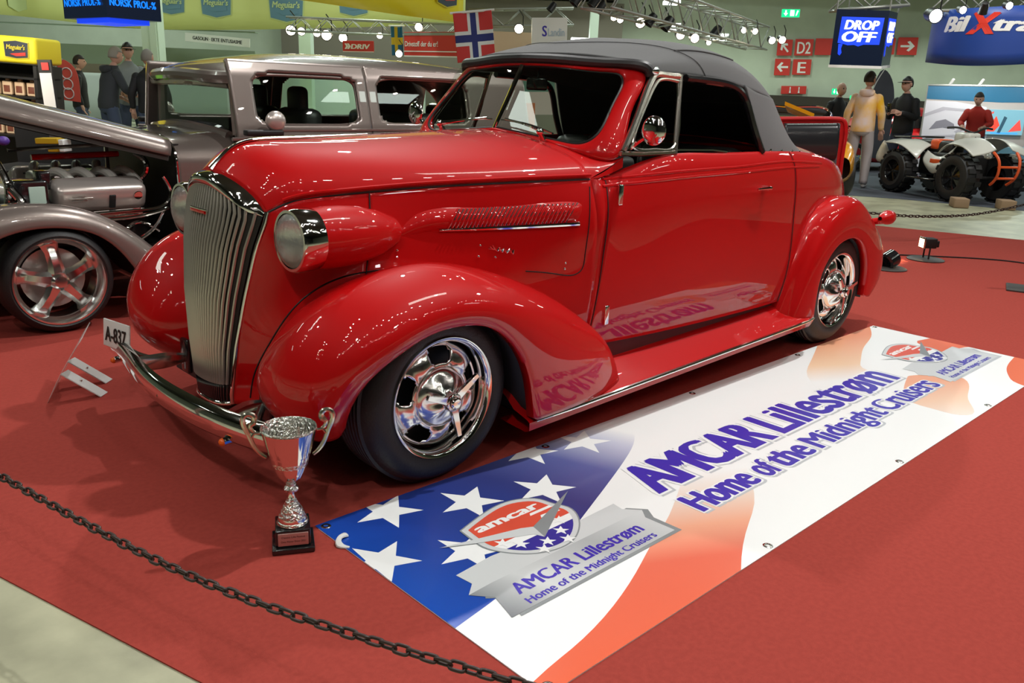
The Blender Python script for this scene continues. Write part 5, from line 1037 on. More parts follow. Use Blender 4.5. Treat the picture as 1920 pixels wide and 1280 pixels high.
# flags
FB = mat('flag_blue', (.02, .03, .18), .7); FR = mat('flag_red', (.60, .04, .04), .7); FW = mat('flag_white', (.75, .78, .78), .7); SBLU = mat('flag_sky_blue', (.01, .12, .25), .7); SYE = mat('flag_yellow', (.65, .45, .02), .7)
def flag(corners, d, bands, base, nm, label):
    a, b_, c_ = (at(x, y, d) for x, y in corners); w = (b_-a).length; h = (c_-a).length; M = frame_m(a, b_-a, c_-a); n = 40; nv = 40; V = []; F = []; I = []
    g = MM(); ms = [base]+[b2[4] for b2 in bands]
    def wv(x, y): return .05*math.sin(x*6/w+y*2)*(.3+.7*y/h)
    for i in range(n+1):
        for j in range(nv+1): x, y = w*i/n, h*j/nv; V.append(M @ Vector((x, y, wv(x, y))))
    for i in range(n):
        for j in range(nv):
            m = 0; cx, cy = (i+.5)/n, (j+.5)/nv
            for k, (u0, u1, v0, v1, _) in enumerate(bands):
                if u0 <= cx <= u1 and v0 <= cy <= v1: m = k+1
            F.append((i*(nv+1)+j, (i+1)*(nv+1)+j, (i+1)*(nv+1)+j+1, i*(nv+1)+j+1)); I.append(m)
    g.V = [tuple(v) for v in V]; g.F = F; g.I = I; g.m = ms; o = g.out(nm, None, True); s_ = o.modifiers.new('t', 'SOLIDIFY'); s_.thickness = .006; tag(o, label, 'flag')
    q = B().add(tube([M @ Vector((-.05, h+.01, 0)), M @ Vector((w+.05, h+.01, 0))], .02, 6)).out('flag_rod', SWHT, o); return o
flag(((858, 118), (929, 112), (872, 27)), 15, [(.34, .66, 0, 1, FW), (0, 1, .33, .62, FW), (.42, .58, 0, 1, FB), (0, 1, .41, .54, FB)], FR, 'norwegian_flag', 'red Norwegian flag with blue and white cross hanging by the soft top')
flag(((735, 104), (756, 104), (728, 50)), 19.2, [(.3, .55, 0, 1, SYE), (0, 1, .38, .62, SYE)], SBLU, 'swedish_flag', 'blue and yellow Swedish flag hanging between the red signs')
M, w, h = face_frame(997, 84, 1063, 84, 999, 33, 17, 17); o = sign_thing('hanging_sign', M, w, h, SWHT, 'white hanging sign box with faint blue lettering', 'sign', None, .6); letters('S', M, w*.30, h*.32, w*.12, h*.40, P_TXT, o); letters('Landin', M, w*.46, h*.32, w*.46, h*.30, mat('faint_blue', (.45, .55, .65), .5), o)
thing(hb(890, 57, 1000, 110, 20, .1), 'wall_panel', mat('cream_panel', (.70, .52, .36), .6), 'cream lit display panel behind the soft top front edge', 'panel')
# ---------------------------------------------------------------- people
SKIN = mat('skin', (.62, .35, .26), .55); SHOEW = mat('shoe_white', (.7, .7, .68), .5); HAIRD = mat('hair_dark', (.02, .015, .012), .7); HAIRG = mat('hair_grey', (.32, .30, .26), .8)
def head_vf(c, s=1.):
    V = []; F = []; nu, nv = 28, 20
    for i in range(nv+1):
        t = PI*i/nv
        for j in range(nu):
            a = 2*PI*j/nu; x, y, z = .076*math.sin(t)*math.cos(a), .096*math.sin(t)*math.sin(a), .118*math.cos(t)
            if z < -.02: k = 1+z*2.2*(1 if y < 0 else .55); x *= max(.5, k); y = y*max(.55, k)+(.012 if y > 0 else .0)
            fr_ = math.sin(t)*math.sin(a)
            if fr_ > .8: nz = math.exp(-((z+.012)/.022)**2-(x/.012)**2); y += .026*nz; y -= .010*math.exp(-((z-.012)/.012)**2)*(math.exp(-((abs(x)-.030)/.014)**2)); y += .005*math.exp(-((z+.055)/.008)**2-(x/.022)**2)
            V.append((c[0]+x*s, c[1]+y*s, c[2]+z*s))
    for i in range(nv):
        for j in range(nu): F.append((i*nu+j, i*nu+(j+1) % nu, (i+1)*nu+(j+1) % nu, (i+1)*nu+j))
    b = B(); b.add((V, F))
    for sx in (-1, 1): b.add(sphere((c[0]+sx*.078*s, c[1]-.005, c[2]-.005), .028*s, 10, 8, (.35, .7, 1.1)))
    return b.V, b.F
def person(base, face, label, elbows, hands, top, legs, shoe=SHOEW, hair=HAIRD, cap=False, hood=False, lean=0., turn=0., bald=False, sc=1., bag=False, phone=False, group=None):
    p = empty('person', base, face-PI/2, label, 'person', group); p.scale = (sc, sc, sc)
    def ln(v): return (v[0], v[1]+max(0, v[2]-1.0)*lean, v[2]-max(0, v[2]-1.0)*abs(lean)*.35)
    J = {'pel': (0, 0, .97), 'wai': ln((0, 0, 1.12)), 'che': ln((0, .0, 1.32)), 'nek': ln((0, .005, 1.49)), 'hb': ln((0, .02, 1.56))}
    N = [(*J['pel'], .07), (*J['wai'], .075), (*J['che'], .10), (*J['nek'], .055), (*J['hb'], .05)]; E = [(0, 1), (1, 2), (2, 3), (3, 4)]
    TN = [(*ln((0, 0, .86)), (.23, .18)), (*J['wai'], (.165, .13)), (*J['che'], (.19, .14)), (*ln((0, .0, 1.46)), .09)]; TE = [(0, 1), (1, 2), (2, 3)]
    LN = [(0, 0, .98, (.20, .16))]; LE = []
    for s, i in ((-1, 0), (1, 1)):
        n = len(N); sh_ = ln((s*.18, 0, 1.385)); el = ln(elbows[i]); ha = ln(hands[i]); d = (Vector(ha)-Vector(el)).normalized(); wr = Vector(ha)-d*.07
        N += [(*sh_, .048), (*el, .042), (*wr, .028), (*ha, .035)]; E += [(2, n), (n, n+1), (n+1, n+2), (n+2, n+3)]
        side = d.cross(Vector((0, 1, .3))).normalized(); k = len(N)
        for q, (off, le) in enumerate(((-.03, .07), (-.011, .085), (.010, .08), (.03, .065))):
            a = Vector(ha)+side*off+d*.025; b_ = a+d*le*.5+Vector((0, .012, -.005)); c_ = b_+d*le*.3+Vector((0, .022, -.012)); m = len(N); N += [(*a, .010), (*b_, .009), (*c_, .008)]; E += [(n+3, m), (m, m+1), (m+1, m+2)]
        m = len(N); a = Vector(wr)+side*-.045*s*-1+d*.03; N += [(*a, .011), (*(a+d*.045+Vector((0, .015, 0))), .009)]; E += [(n+2, m), (m, m+1)]
        t = len(TN); TN += [(*sh_, .080), (*(Vector(sh_).lerp(Vector(el), .5)), .075), (*el, .066), (*(Vector(wr)-d*.0), .045)]; TE += [(2, t), (t, t+1), (t+1, t+2), (t+2, t+3)]
        hp = (s*.095, 0, .92); kn = (s*.12, .03, .50); an = (s*.13, -.02, .09); n = len(N); N += [(*hp, .055), (*kn, .058), (*an, .04), (s*.145, .10, .035, .035)]; E += [(0, n), (n, n+1), (n+1, n+2), (n+2, n+3)]
        l = len(LN); LN += [(s*.095, 0, .88, .125), (s*.115, .02, .68, .105), (*kn, .078), (s*.128, -.01, .28, .072), (*an, .058)]; LE += [(0, l), (l, l+1), (l+1, l+2), (l+2, l+3), (l+3, l+4)]
    V, F = skin_vf(N, E, 1); b = B(); b.add((V, F)); hc = Vector(J['hb'])+Vector((0, .022, .085)); Rm = Matrix.Translation(hc) @ Matrix.Rotation(turn, 4, 'Z') @ Matrix.Rotation(-lean*.6, 4, 'X') @ Matrix.Translation(-hc)
    b.add(head_vf(hc), Rm); b.out('body', SKIN, p, sharp=0)
    for sx in (-1, 1): B().add(sphere(hc+Vector((sx*.03, .080, .012)), .011, 10, 8), Rm).out('eye', BLACK, p)
    def rings(R): return grid(np.array([[(*ln((cx+rx*math.cos(t), cy+ry*math.sin(t), z)),) for t in np.linspace(0, 2*PI, 25)] for cx, cy, z, rx, ry in R]))
    tp = B(); tp.add(rings([(0, 0, .86, .165, .13), (0, 0, .88, .178, .138), (0, 0, .98, .175, .135), (0, 0, 1.12, .165, .128), (0, -.005, 1.27, .182, .138), (0, -.005, 1.37, .178, .125), (0, 0, 1.43, .13, .10), (0, .005, 1.475, .075, .072), (0, .01, 1.50, .062, .066)]))
    for s, i in ((-1, 0), (1, 1)):
        sh_ = Vector(ln((s*.165, 0, 1.365))); el = Vector(ln(elbows[i])); ha = Vector(ln(hands[i])); wr = ha-(ha-el).normalized()*.07
        tp.add(sphere(sh_, .072, 14, 10)); tp.add(tube([sh_, sh_.lerp(el, .5), el, el.lerp(wr, .5), wr], [.070, .066, .058, .050, .040], 12, n=14))
    tp.out('top', top, p, sharp=0)
    lg = B(); lg.add(rings([(0, 0, .80, .10, .09), (0, 0, .84, .155, .125), (0, 0, .90, .168, .13), (0, 0, .96, .165, .128), (0, 0, 1.0, .155, .12)]))
    for s in (-1, 1): lg.add(tube([(s*.085, 0, .90), (s*.105, .02, .70), (s*.12, .03, .50), (s*.128, -.005, .28), (s*.13, -.02, .07)], [.092, .090, .078, .070, .062], 14, n=16))
    lg.out('trousers', legs, p, sharp=0)
    for s in (-1, 1): B().add(skin_vf([(s*.13, -.06, .05, .045), (s*.135, .03, .045, .05), (s*.148, .14, .035, .038)], [(0, 1), (1, 2)], 1)).out('shoe', shoe, p, sharp=0)
    if not bald:
        V, F = sphere((0, 0, 0), 1, 24, 16); V = [(x*.084, y*.104-.006, z*.124) for x, y, z in V]; keep = [f for f in F if all(V[i][2] > (.035 if V[i][1] > .02 else -.05) for i in f)]
        mk('cap' if cap else 'hair', [tuple(Rm @ (Vector(v)+hc+Vector((0, 0, .004)))) for v in V], keep, BLACK if cap else hair, p, sharp=0, mods=[('solid', .008)])
        if cap:
            V = []
            for i in range(13):
                a = PI*i/12
                for r_ in (.07, .16): V.append(tuple(Rm @ (hc+Vector((r_*.9*math.cos(a)*.75, .03+r_*math.sin(a)*.95, .045-r_*.1)))))
            mk('cap_brim', V, [(2*i, 2*i+1, 2*i+3, 2*i+2) for i in range(12)], BLACK, p, mods=[('solid', .006)])
    if hood: B().add(skin_vf([(*ln((-.10, -.06, 1.47)), .05), (*ln((-.06, -.12, 1.44)), .06), (*ln((.06, -.12, 1.44)), .06), (*ln((.10, -.06, 1.47)), .05)], [(0, 1), (1, 2), (2, 3)], 1)).out('hood', top, p, sharp=0)
    if bag:
        h_ = Vector(ln(hands[1])); bg = B(); h_ = h_+Vector((.07, .03, -.045)); bg.add(skin_vf([(h_.x, h_.y, h_.z-.05, .012), (h_.x, h_.y, h_.z-.12, .05), (h_.x+.01, h_.y+.01, h_.z-.28, (.12, .07)), (h_.x, h_.y, h_.z-.40, (.09, .05))], [(0, 1), (1, 2), (2, 3)], 1)); M_ = Matrix.Translation(base) @ Matrix.Rotation(face-PI/2, 4, 'Z') @ Matrix.Scale(sc, 4)
        tag(B().add((bg.V, bg.F), M_).out('plastic_bag', mat('bag_plastic', (.75, .70, .60), .4, col2=(.62, .5, .28), nscale=8), sharp=0), 'bulging pale plastic bag held by the man in the tie-dye hoodie', 'bag')
    if phone:
        h_ = (Vector(hands[0])+Vector(hands[1]))/2+Vector((0, .09, .03)); M_ = Matrix.Translation(base) @ Matrix.Rotation(face-PI/2, 4, 'Z') @ Matrix.Scale(sc, 4)
        tag(B().add(rbox(h_.x-.04, h_.x+.04, h_.y+.03, h_.y+.04, h_.z-.04, h_.z+.10, .004), M_).out('phone', BLACKG), 'dark phone held up by the man in the black jacket', 'phone')
    return p
TIE = mat('tie_dye', (.82, .68, .68), .85, col2=(.90, .50, .02), nscale=3.4); GTR = mat('grey_joggers', (.40, .36, .36), .85); BLJ = mat('black_jacket', (.01, .01, .012), .7); NAVT = mat('navy_trousers', (.02, .025, .05), .8); DGH = mat('charcoal_hoodie', (.04, .045, .052), .85); GTEE = mat('grey_tee', (.22, .25, .26), .85); REDJ = mat('red_jacket', (.5, .03, .02), .7); JEAN = mat('jeans', (.05, .07, .12), .8)
hang = [(-.25, -.02, 1.12), (.25, -.02, 1.12)]; hangh = [(-.26, .06, .86), (.27, .06, .84)]; AW = math.atan2(HF[1], HF[0])   # direction into the hall
def gnd(px, d, py=300): v = at(px, py, d); return Vector((v.x, v.y, .001))
g0 = gnd(1611, 14.4); 
person(gnd(1608, 14.4), AW-.5, 'person in a yellow and pink tie-dye hoodie and light grey joggers seen from behind', hang, hangh, TIE, GTR, hair=HAIRD, hood=True, turn=-.5, sc=1.06, bag=True)
person(gnd(1682, 14.9), AW+PI-1.0, 'person in a black jacket and black cap looking at a phone', [(-.24, .05, 1.13), (.24, .05, 1.13)], [(-.06, .30, 1.20), (.08, .30, 1.20)], BLJ, NAVT, cap=True, sc=1.04, phone=True, lean=.04, turn=-.1)
person(gnd(1556, 16.0), AW+PI+.4, 'bald person in a black top standing behind the open red lid', hang, hangh, BLJ, NAVT, bald=True, sc=.97)
person(gnd(1818, 16.2), AW+PI-.6, 'person in a red jacket bending forward behind the quad bike', [(-.25, .10, 1.15), (.25, .10, 1.15)], [(-.15, .34, 1.05), (.18, .34, 1.05)], REDJ, JEAN, lean=.45, sc=.98)
person(gnd(214, 12.6), AW-.7, 'person with grey hair in a charcoal hoodie leaning to the right', [(-.26, .06, 1.14), (.26, .12, 1.14)], [(-.18, .30, 1.0), (.16, .36, 1.05)], DGH, JEAN, hair=HAIRG, hood=True, lean=.22, sc=1.0)
person(gnd(256, 13.6), AW+PI+.6, 'person in a grey t-shirt and dark cap facing the man in the charcoal hoodie', [(-.25, .05, 1.13), (.25, .05, 1.13)], [(-.12, .28, 1.02), (.12, .28, 1.02)], GTEE, JEAN, cap=True, sc=1.03)
person(gnd(291, 12.4), AW+.2, 'person with light grey hair in a black jacket beside the grey car roof', hang, hangh, BLJ, JEAN, hair=HAIRG, sc=.96, turn=-.4)
person(gnd(163, 14.4), AW-1.2, 'person in a dark top standing by the red feather flag', hang, hangh, BLJ, JEAN, sc=.92)
# ---------------------------------------------------------------- quad bike
qb = empty('quad_bike', (12.42, 2.09, 0.0), math.atan2(-.866, -.5), 'white and orange quad bike with big knobbly black tyres at the far right', 'quad bike')
WPL = mat('quad_white', (.60, .60, .54), .35, coat=.4); ORG = mat('quad_orange', (.75, .10, .02), .4)
def knob_tyre(c_, r, w, par, nm='tyre'):
    s = 1 if c_[1] > 0 else -1; M = Matrix.Translation(c_) @ (RXZ if s < 0 else RXZ @ Matrix.Rotation(PI, 4, 'X')); b = B()
    b.add(lathe([(r*.52, -.0), (r*.7, .02), (r*.88, .0), (r*.96, -.04), (r*.97, -w/2), (r*.96, -w+.04), (r*.88, -w), (r*.52, -w)], 40), M)
    for k in range(18):
        for z0, z1, da in ((-w*.48, -.01, 0), (-w+.01, -w*.52, .17)): b.add(box(r*.94, r*1.02, -.035, .035, z0, z1), M @ Matrix.Rotation(2*PI*k/18+da, 4, 'Z'))
    o = b.out(nm, RUBBER, par); rm = B().add(lathe([(r*.53, -.01), (r*.50, -.03), (r*.48, -.07), (r*.3, -.05), (r*.12, -.03), (0, -.025)], 32), M)
    for k in range(5): rm.add(tube([(r*.1, 0, -.02), (r*.5, 0, -.03)], .016, 6), M @ Matrix.Rotation(2*PI*k/5, 4, 'Z'))
    rm.out('rim', BLACKG, o); return o
for x, r in ((.66, .355), (-.66, .335)):
    for y in (-.52, .52): knob_tyre((x, y, r*1.02), r, .24, qb)
def plate(net, nm, m, th=.012): return B().add(grid(densify(net, 24, 14))).out(nm, m, qb, sharp=0, mods=[('solid', th)])
for s in (-1, 1):
    plate([[(.25, s*.14, .86), (.50, s*.15, .93), (.80, s*.15, .92), (1.02, s*.14, .80)], [(.28, s*.34, .80), (.50, s*.36, .90), (.80, s*.36, .88), (1.02, s*.30, .74)], [(.28, s*.50, .68), (.48, s*.54, .82), (.80, s*.54, .82), (1.0, s*.50, .70)]], 'front_fender', WPL)
    plate([[(-.30, s*.14, .78), (-.55, s*.15, .84), (-.85, s*.15, .84), (-1.05, s*.12, .84)], [(-.26, s*.30, .70), (-.55, s*.36, .82), (-.85, s*.36, .82), (-1.02, s*.30, .82)], [(-.24, s*.42, .56), (-.52, s*.54, .76), (-.80, s*.55, .78), (-.98, s*.50, .78)]], 'rear_fender', WPL)
    plate([[(.30, s*.20, .80), (.0, s*.20, .62), (-.30, s*.20, .70)], [(.26, s*.28, .60), (.0, s*.30, .46), (-.28, s*.28, .56)], [(.15, s*.26, .42), (.0, s*.28, .36), (-.18, s*.26, .42)]], 'side_panel', WPL)
    B().add(rbox(-.12, .10, s*.27-.01, s*.27+.02, .50, .58, .005)).out('orange_stripe', ORG, qb); B().add(rbox(-.28, .28, s*.42-.12, s*.42+.12, .27, .30, .01)).out('footwell', BLACKG, qb); B().add(sphere((1.0, s*.24, .70), .06, 12, 8, (.6, 1.2, .7))).out('headlamp', LENS, qb)
    B().add(tube([(1.02, s*.14, .30), (1.14, s*.16, .42), (1.14, s*.18, .66), (1.04, s*.20, .76)], .020, 7, n=14)).out('front_bumper_tube', ORG, qb)
B().add(tube([(1.14, -.17, .56), (1.14, .17, .56)], .018, 7)).add(tube([(1.13, -.16, .40), (1.13, .16, .40)], .018, 7)).out('front_bumper_bar', ORG, qb)
B().add(rbox(-.62, .12, -.14, .14, .66, .86, .06)).out('seat', LEATHER, qb); B().add(rbox(-.35, -.12, -.15, .15, .70, .875, .05)).out('orange_seat_cover', ORG, qb)
B().add(rbox(-.5, .6, -.18, .18, .32, .68, .04)).out('engine', BLACK, qb); B().add(rbox(.10, .42, -.12, .12, .78, 1.0, .05)).out('fuel_tank', WPL, qb)
B().add(tube([(.28, -.40, 1.06), (.32, -.2, 1.06), (.36, 0, 1.0), (.32, .2, 1.06), (.28, .40, 1.06)], .016, 7, n=20)).add(tube([(.36, 0, 1.0), (.45, 0, .85)], .025, 7)).out('handlebar', BLACK, qb)
for a, b_ in (((-1.0, -.3, .86), (-.6, -.3, .88)), ((-1.0, 0, .87), (-.6, 0, .89)), ((-1.0, .3, .86), (-.6, .3, .88)), ((-1.0, -.32, .87), (-1.0, .32, .87)), ((-.6, -.32, .89), (-.6, .32, .89))): B().add(tube([a, b_], .012, 5)).out('rear_rack', GREYD, qb)
B().add(tube([(.66, -.5, .36), (.66, .5, .36)], .025, 6)).out('axle', BLACK, qb); B().add(tube([(-.66, -.5, .34), (-.66, .5, .34)], .025, 6)).out('axle', BLACK, qb)
CARD = mat('cardboard', (.30, .20, .12), .85)
for px, py, lab in ((1797, 388, 'crumpled brown cardboard block in front of the near quad bike wheel'), (1884, 392, 'brown cardboard block at the right under the orange bumper')):
    x, y = gp(px, py); tag(B().add(rbox(-.13, .13, -.1, .1, 0, .13, .012), Matrix.Translation((x, y, .001)) @ Matrix.Rotation(.6, 4, 'Z')).out('cardboard_block', CARD), lab, 'block')
# ---------------------------------------------------------------- booth wall at the far right
bw = empty('booth_wall', (0, 0, 0), 0, 'booth wall with a blue header and a large print of white cars, behind the quad bike', 'booth wall')
M, w, h = face_frame(1718, 300, 2010, 312, 1721, 160, 18.2, 17.2); BTEAL = grad_mat('header_teal', (.7, -.7, 0), [(8.5, (.02, .20, .36)), (11.5, (.01, .07, .13))], .5)
B().add(rbox(0, w, -.3, h, -.08, 0, .004), M).out('wall_panel', mat('booth_grey', (.42, .40, .38), .6), bw, smooth=False); poly([(0, h*.82), (w*.3, h*.80), (w*.5, h*.79), (w, h*.81), (w, h), (0, h)], M, mat('header_blue', (.01, .13, .25), .5), bw, 'blue_header')
letters('NORSK ANTIRUST', M, w*.27, h*.875, w*.27, h*.07, mat('letter_pale', (.5, .62, .68), .5), bw, bold=.04, shear=.2)
PW = mat('print_white_car', (.62, .63, .68), .5); PG = mat('print_grey', (.22, .22, .26), .5); PG2 = mat('print_light_grey', (.42, .42, .47), .5)
poly([(0, -.2), (w*.42, -.2), (w*.44, h*.55), (w*.40, h*.73), (w*.2, h*.79), (0, h*.80)], M, PW, bw, 'car_print', .004, .003)
for P in ([(.05, .42), (.09, .53), (.15, .56), (.21, .50), (.22, .43), (.14, .45)], [(.03, .10), (.08, .22), (.15, .22), (.20, .12), (.18, .06), (.10, .14)]): poly([(x*w, y*h) for x, y in P], M, PG, bw, 'printed_wheel_arch', .008)
for P in ([(.0, .62), (.12, .72), (.36, .68), (.38, .65), (.14, .68), (.0, .58)], [(.22, .40), (.40, .66), (.41, .64), (.25, .38)], [(.0, .33), (.22, .36), (.36, .30), (.36, .27), (.2, .33), (.0, .30)], [(.24, .05), (.25, .28), (.36, .26), (.35, .04)]): poly([(x*w, y*h) for x, y in P], M, PG2, bw, 'printed_body_line', .008)
tv = tag(B().add(rbox(w*.39, w*.65, h*.38, h*.70, .02, .07, .004), M).out('television', mat('tv_glow', (.1, .2, .25), .3, emis=(.18, .42, .50), es=.9), smooth=False), 'bright flat television on the booth wall showing red and blue shapes', 'television')
for P, c_ in (([(.42, .42), (.47, .62), (.50, .5), (.47, .42)], (.6, .05, .03)), ([(.56, .42), (.62, .58), (.64, .44)], (.7, .06, .05)), ([(.49, .40), (.52, .62), (.54, .60), (.51, .40)], (.02, .06, .09)), ([(.41, .64), (.45, .68), (.45, .65)], (.5, .06, .05)), ([(.45, .39), (.62, .39), (.62, .41), (.45, .41)], (.05, .3, .8))): poly([(x*w, y*h) for x, y in P], M, mat('tv_shape', c_, .4, emis=c_, es=.9), tv, 'screen_shape', .071)
poly([(w*.66, h*.44), (w*.69, h*.53), (w*.85, h*.53), (w*.88, h*.44), (w*.85, h*.34), (w*.69, h*.34)], M, SRED, bw, 'red_hexagon')
for x in (.14, .33): B().add(tube([M @ Vector((w*x, h, .0)), M @ Vector((w*x+.05, h+.12, .10))], .03, 6)).out('arm_lamp', PLASTW, bw)
B().add(tube([M @ Vector((0, -.3, .01)), M @ Vector((0, h, .01)), M @ Vector((w, h, .01))], .025, 5)).out('frame_tube', CGREY, bw)
o = tag(B().add(rbox(-.5, .5, -.3, .3, 0, .72, .01), Matrix.Translation(gnd(1925, 15.5)) @ Matrix.Rotation(-.7, 4, 'Z')).out('counter', mat('pale_blue', (.16, .36, .50), .5)), 'low pale blue counter at the right edge behind the quad bike', 'counter')
# ---------------------------------------------------------------- other cars on the right
def small_car(loc, rot, m, label, name, topm=None, open_=False, L_=4.2):
    c_ = empty(name, loc, rot, label, 'car'); n = []
    for x, w_, z0, z1 in ((-2.1, .62, .35, .62), (-1.9, .78, .26, .78), (-1.2, .86, .24, .86), (0, .88, .24, .88), (1.0, .87, .24, .86), (1.7, .80, .26, .78), (2.05, .66, .32, .62)):
        n.append([(x, w_*a, z0+(z1-z0)*b_) for a, b_ in ((0, 0), (-.9, 0), (-1, .25), (-1, .6), (-.94, .9), (-.6, 1.), (0, 1.03), (.6, 1.), (.94, .9), (1, .6), (1, .25), (.9, 0), (0, 0))])
    B().add(grid(densify(n, 60, 40))).out('body', m, c_, sharp=0)
    if not open_:
        n = []
        for x, w_, z1 in ((-1.3, .66, .88), (-.8, .66, 1.22), (0, .67, 1.32), (.5, .66, 1.24), (1.0, .66, .90)): n.append([(x, w_*a, .84+(z1-.84)*b_) for a, b_ in ((-1.08, 0), (-1, .55), (-.82, .95), (0, 1.02), (.82, .95), (1, .55), (1.08, 0))])
        B().add(grid(densify(n, 30, 24))).out('cabin', topm or m, c_, sharp=0)
        for s in (-1, 1): B().add(([(-.85, s*.735, .92), (.55, s*.735, .92), (.3, s*.69, 1.16), (-.65, s*.69, 1.16), (-.85, s*.745, .92), (.55, s*.745, .92), (.3, s*.70, 1.16), (-.65, s*.70, 1.16)], box(0, 1, 0, 1, 0, 1)[1])).out('side_window', BLACKG, c_, smooth=False)
    else:
        B().add(rbox(-.9, .5, -.68, .68, .80, .915, .02)).out('cockpit', BLACK, c_); B().add(tube([(.62, -.70, .85), (.50, -.64, 1.22), (.46, 0, 1.26), (.50, .64, 1.22), (.62, .70, .85)], .022, 7, n=30)).out('windshield_frame', CHROME, c_)
        B().add(rbox(-.75, .42, -.64, .64, 1.16, 1.26, .05)).out('folded_top', DGH, c_)
    for x in (-1.3, 1.3):
        for s in (-1, 1):
            M = Matrix.Translation((x, s*.87, .31)) @ (RXZ if s < 0 else RXZ @ Matrix.Rotation(PI, 4, 'X')); q = B().add(lathe([(.2, .01), (.27, .015), (.30, -.01), (.31, -.05), (.31, -.18), (.2, -.2)], 36), M).out('tyre', RUBBER, c_); B().add(lathe([(.2, .01), (.17, -.03), (.08, -.02), (0, 0)], 28), M).out('rim', CHROME, q)
    return c_
REDF = mat('red_gloss', (.55, .008, .010), .3, coat=1.)
small_car(gnd(1668, 19.0), AW+PI/2+.1, REDF, 'red car seen behind the two standing men', 'red_coupe')
YC = mat('orange_yellow_gloss', (.85, .36, .01), .25, coat=1.)
yc = small_car(gnd(1452, 14.2), AW+PI-.1, YC, 'orange and yellow car with its hood raised behind the soft top', 'orange_car', open_=True)
o = B().add(([tuple(v) for v in (at(1472, 190, 12.0), at(1527, 213, 12.0), at(1512, 217, 12.9), at(1478, 204, 12.9))]+[tuple(v+Vector((0, 0, -.05))) for v in (at(1472, 190, 12.0), at(1527, 213, 12.0), at(1512, 217, 12.9), at(1478, 204, 12.9))], box(0, 1, 0, 1, 0, 1)[1])).out('raised_panel', YC); 
o.parent = yc; o.matrix_parent_inverse = (Matrix.Translation(yc.location) @ Matrix.Rotation(yc.rotation_euler.z, 4, 'Z')).inverted()
lid = empty('red_roadster', (0, 0, 0), 0, 'red car with an open lid lined with black padding right behind the soft top', 'car')
D = 8.6; M, w, h = face_frame(1440, 330, 1574, 330, 1456, 219, D, D); w2 = w+.03
def rr2(x0, x1, y0, y1, r): return [(x1-r+r*math.cos(a), y1-r+r*math.sin(a)) for a in np.linspace(0, PI/2, 8)]+[(x0+r-r*math.sin(a), y1-r+r*math.cos(a)) for a in np.linspace(0, PI/2, 8)]+[(x0, y0), (x1-.0, y0)]
B().add(prism(rr2(0, w2, -.1, h, .10), .05, -.05), M).out('open_lid', REDF, lid, mods=[('bevel', .012)])
B().add(tube([(w2-.03, -.1, .0), (w2-.02, h*.5, .0), (w2-.02, h-.10, .0), (w2-.05, h-.035, .0), (w2-.12, h-.02, 0), (0.05, h-.02, 0)], .022, 8, n=40), M).out('lid_rim', REDF, lid)
n = [[(x, y, z) for x in np.linspace(.10, w2-.12, 9)] for y, z in ((h*.28, .02), (h*.30, .09), (h*.5, .13), (h*.75, .12), (h*.88, .08), (h*.90, .02))]; g_ = densify(n, 24, 16); B().add(grid(g_), M).out('padding', mat('black_vinyl', (.02, .022, .024), .22, coat=.3), lid, sharp=0, mods=[('solid', .03)])
B().add(rbox(w2-.18, w2-.09, -.05, h*.9, .0, .06, .02), M).add(rbox(.08, w2-.1, -.05, h*.25, .0, .05, .02), M).out('lid_lining', mat('lining_grey', (.10, .11, .12), .4), lid)
p = at(1500, 330, 9.3); B().add(rbox(-1.0, .36, -.2, 1.9, .28, .62, .12, 4), Matrix.Translation((p.x, p.y, 0)) @ Matrix.Rotation(-YAW, 4, 'Z')).out('body', REDF, lid, sharp=60)
for dx in (-.95, .16):
    for dy in (.2, 1.4): B().add(lathe([(.2, 0), (.28, .01), (.31, -.03), (.31, -.16), (.2, -.18)], 32), Matrix.Translation((p.x, p.y, 0)) @ Matrix.Rotation(-YAW, 4, 'Z') @ Matrix.Translation((dx, dy, .311)) @ Matrix.Rotation(-PI/2, 4, 'Y')).out('tyre', RUBBER, lid)
# feather flags
def feather(pb, pt, d, wid, m, label, ring=True):
    a, t_ = at(*pb, d), at(*pt, d); h_ = (t_-a).length; M = frame_m(a, Vector(HR), t_-a); e = tag(B().add(tube([M @ Vector((0, -a.z, 0)), M @ Vector((0, h_*.8, 0)), M @ Vector((wid*.35, h_, 0))], .015, 6, n=12)).out('feather_flag', CGREY), label, 'flag')
    P = [(.0, .05*h_), (wid, .0), (wid*1.02, h_*.5), (wid*.9, h_*.78), (wid*.6, h_*.95), (wid*.3, h_), (.0, h_*.85)]; pl2 = smooth2(P[1:], 20); poly([P[0]]+pl2, M, m, e, 'flag_cloth', 0, .01)
    if ring:
        for k, yy in enumerate(ring): B().add(tube([M @ Vector((wid*.5+wid*.24*math.cos(a_), yy*h_+wid*.24*math.sin(a_), .012)) for a_ in np.linspace(0, 2*PI, 20)], .012*wid/.4, 5)).out('printed_ring', mat('ring_print', (.45, .42, .40), .6), e)
feather((1617, 300), (1622, 130), 17.3, .45, mat('flag_charcoal', (.05, .055, .07), .7), 'dark grey feather flag with a round logo behind the two men', [.55])
feather((112, 190), (104, 111), 9.0, .22, mat('flag_orange_red', (.42, .05, .03), .7), 'orange-red feather flag beside the yellow product stand', [.68, .42, .2])
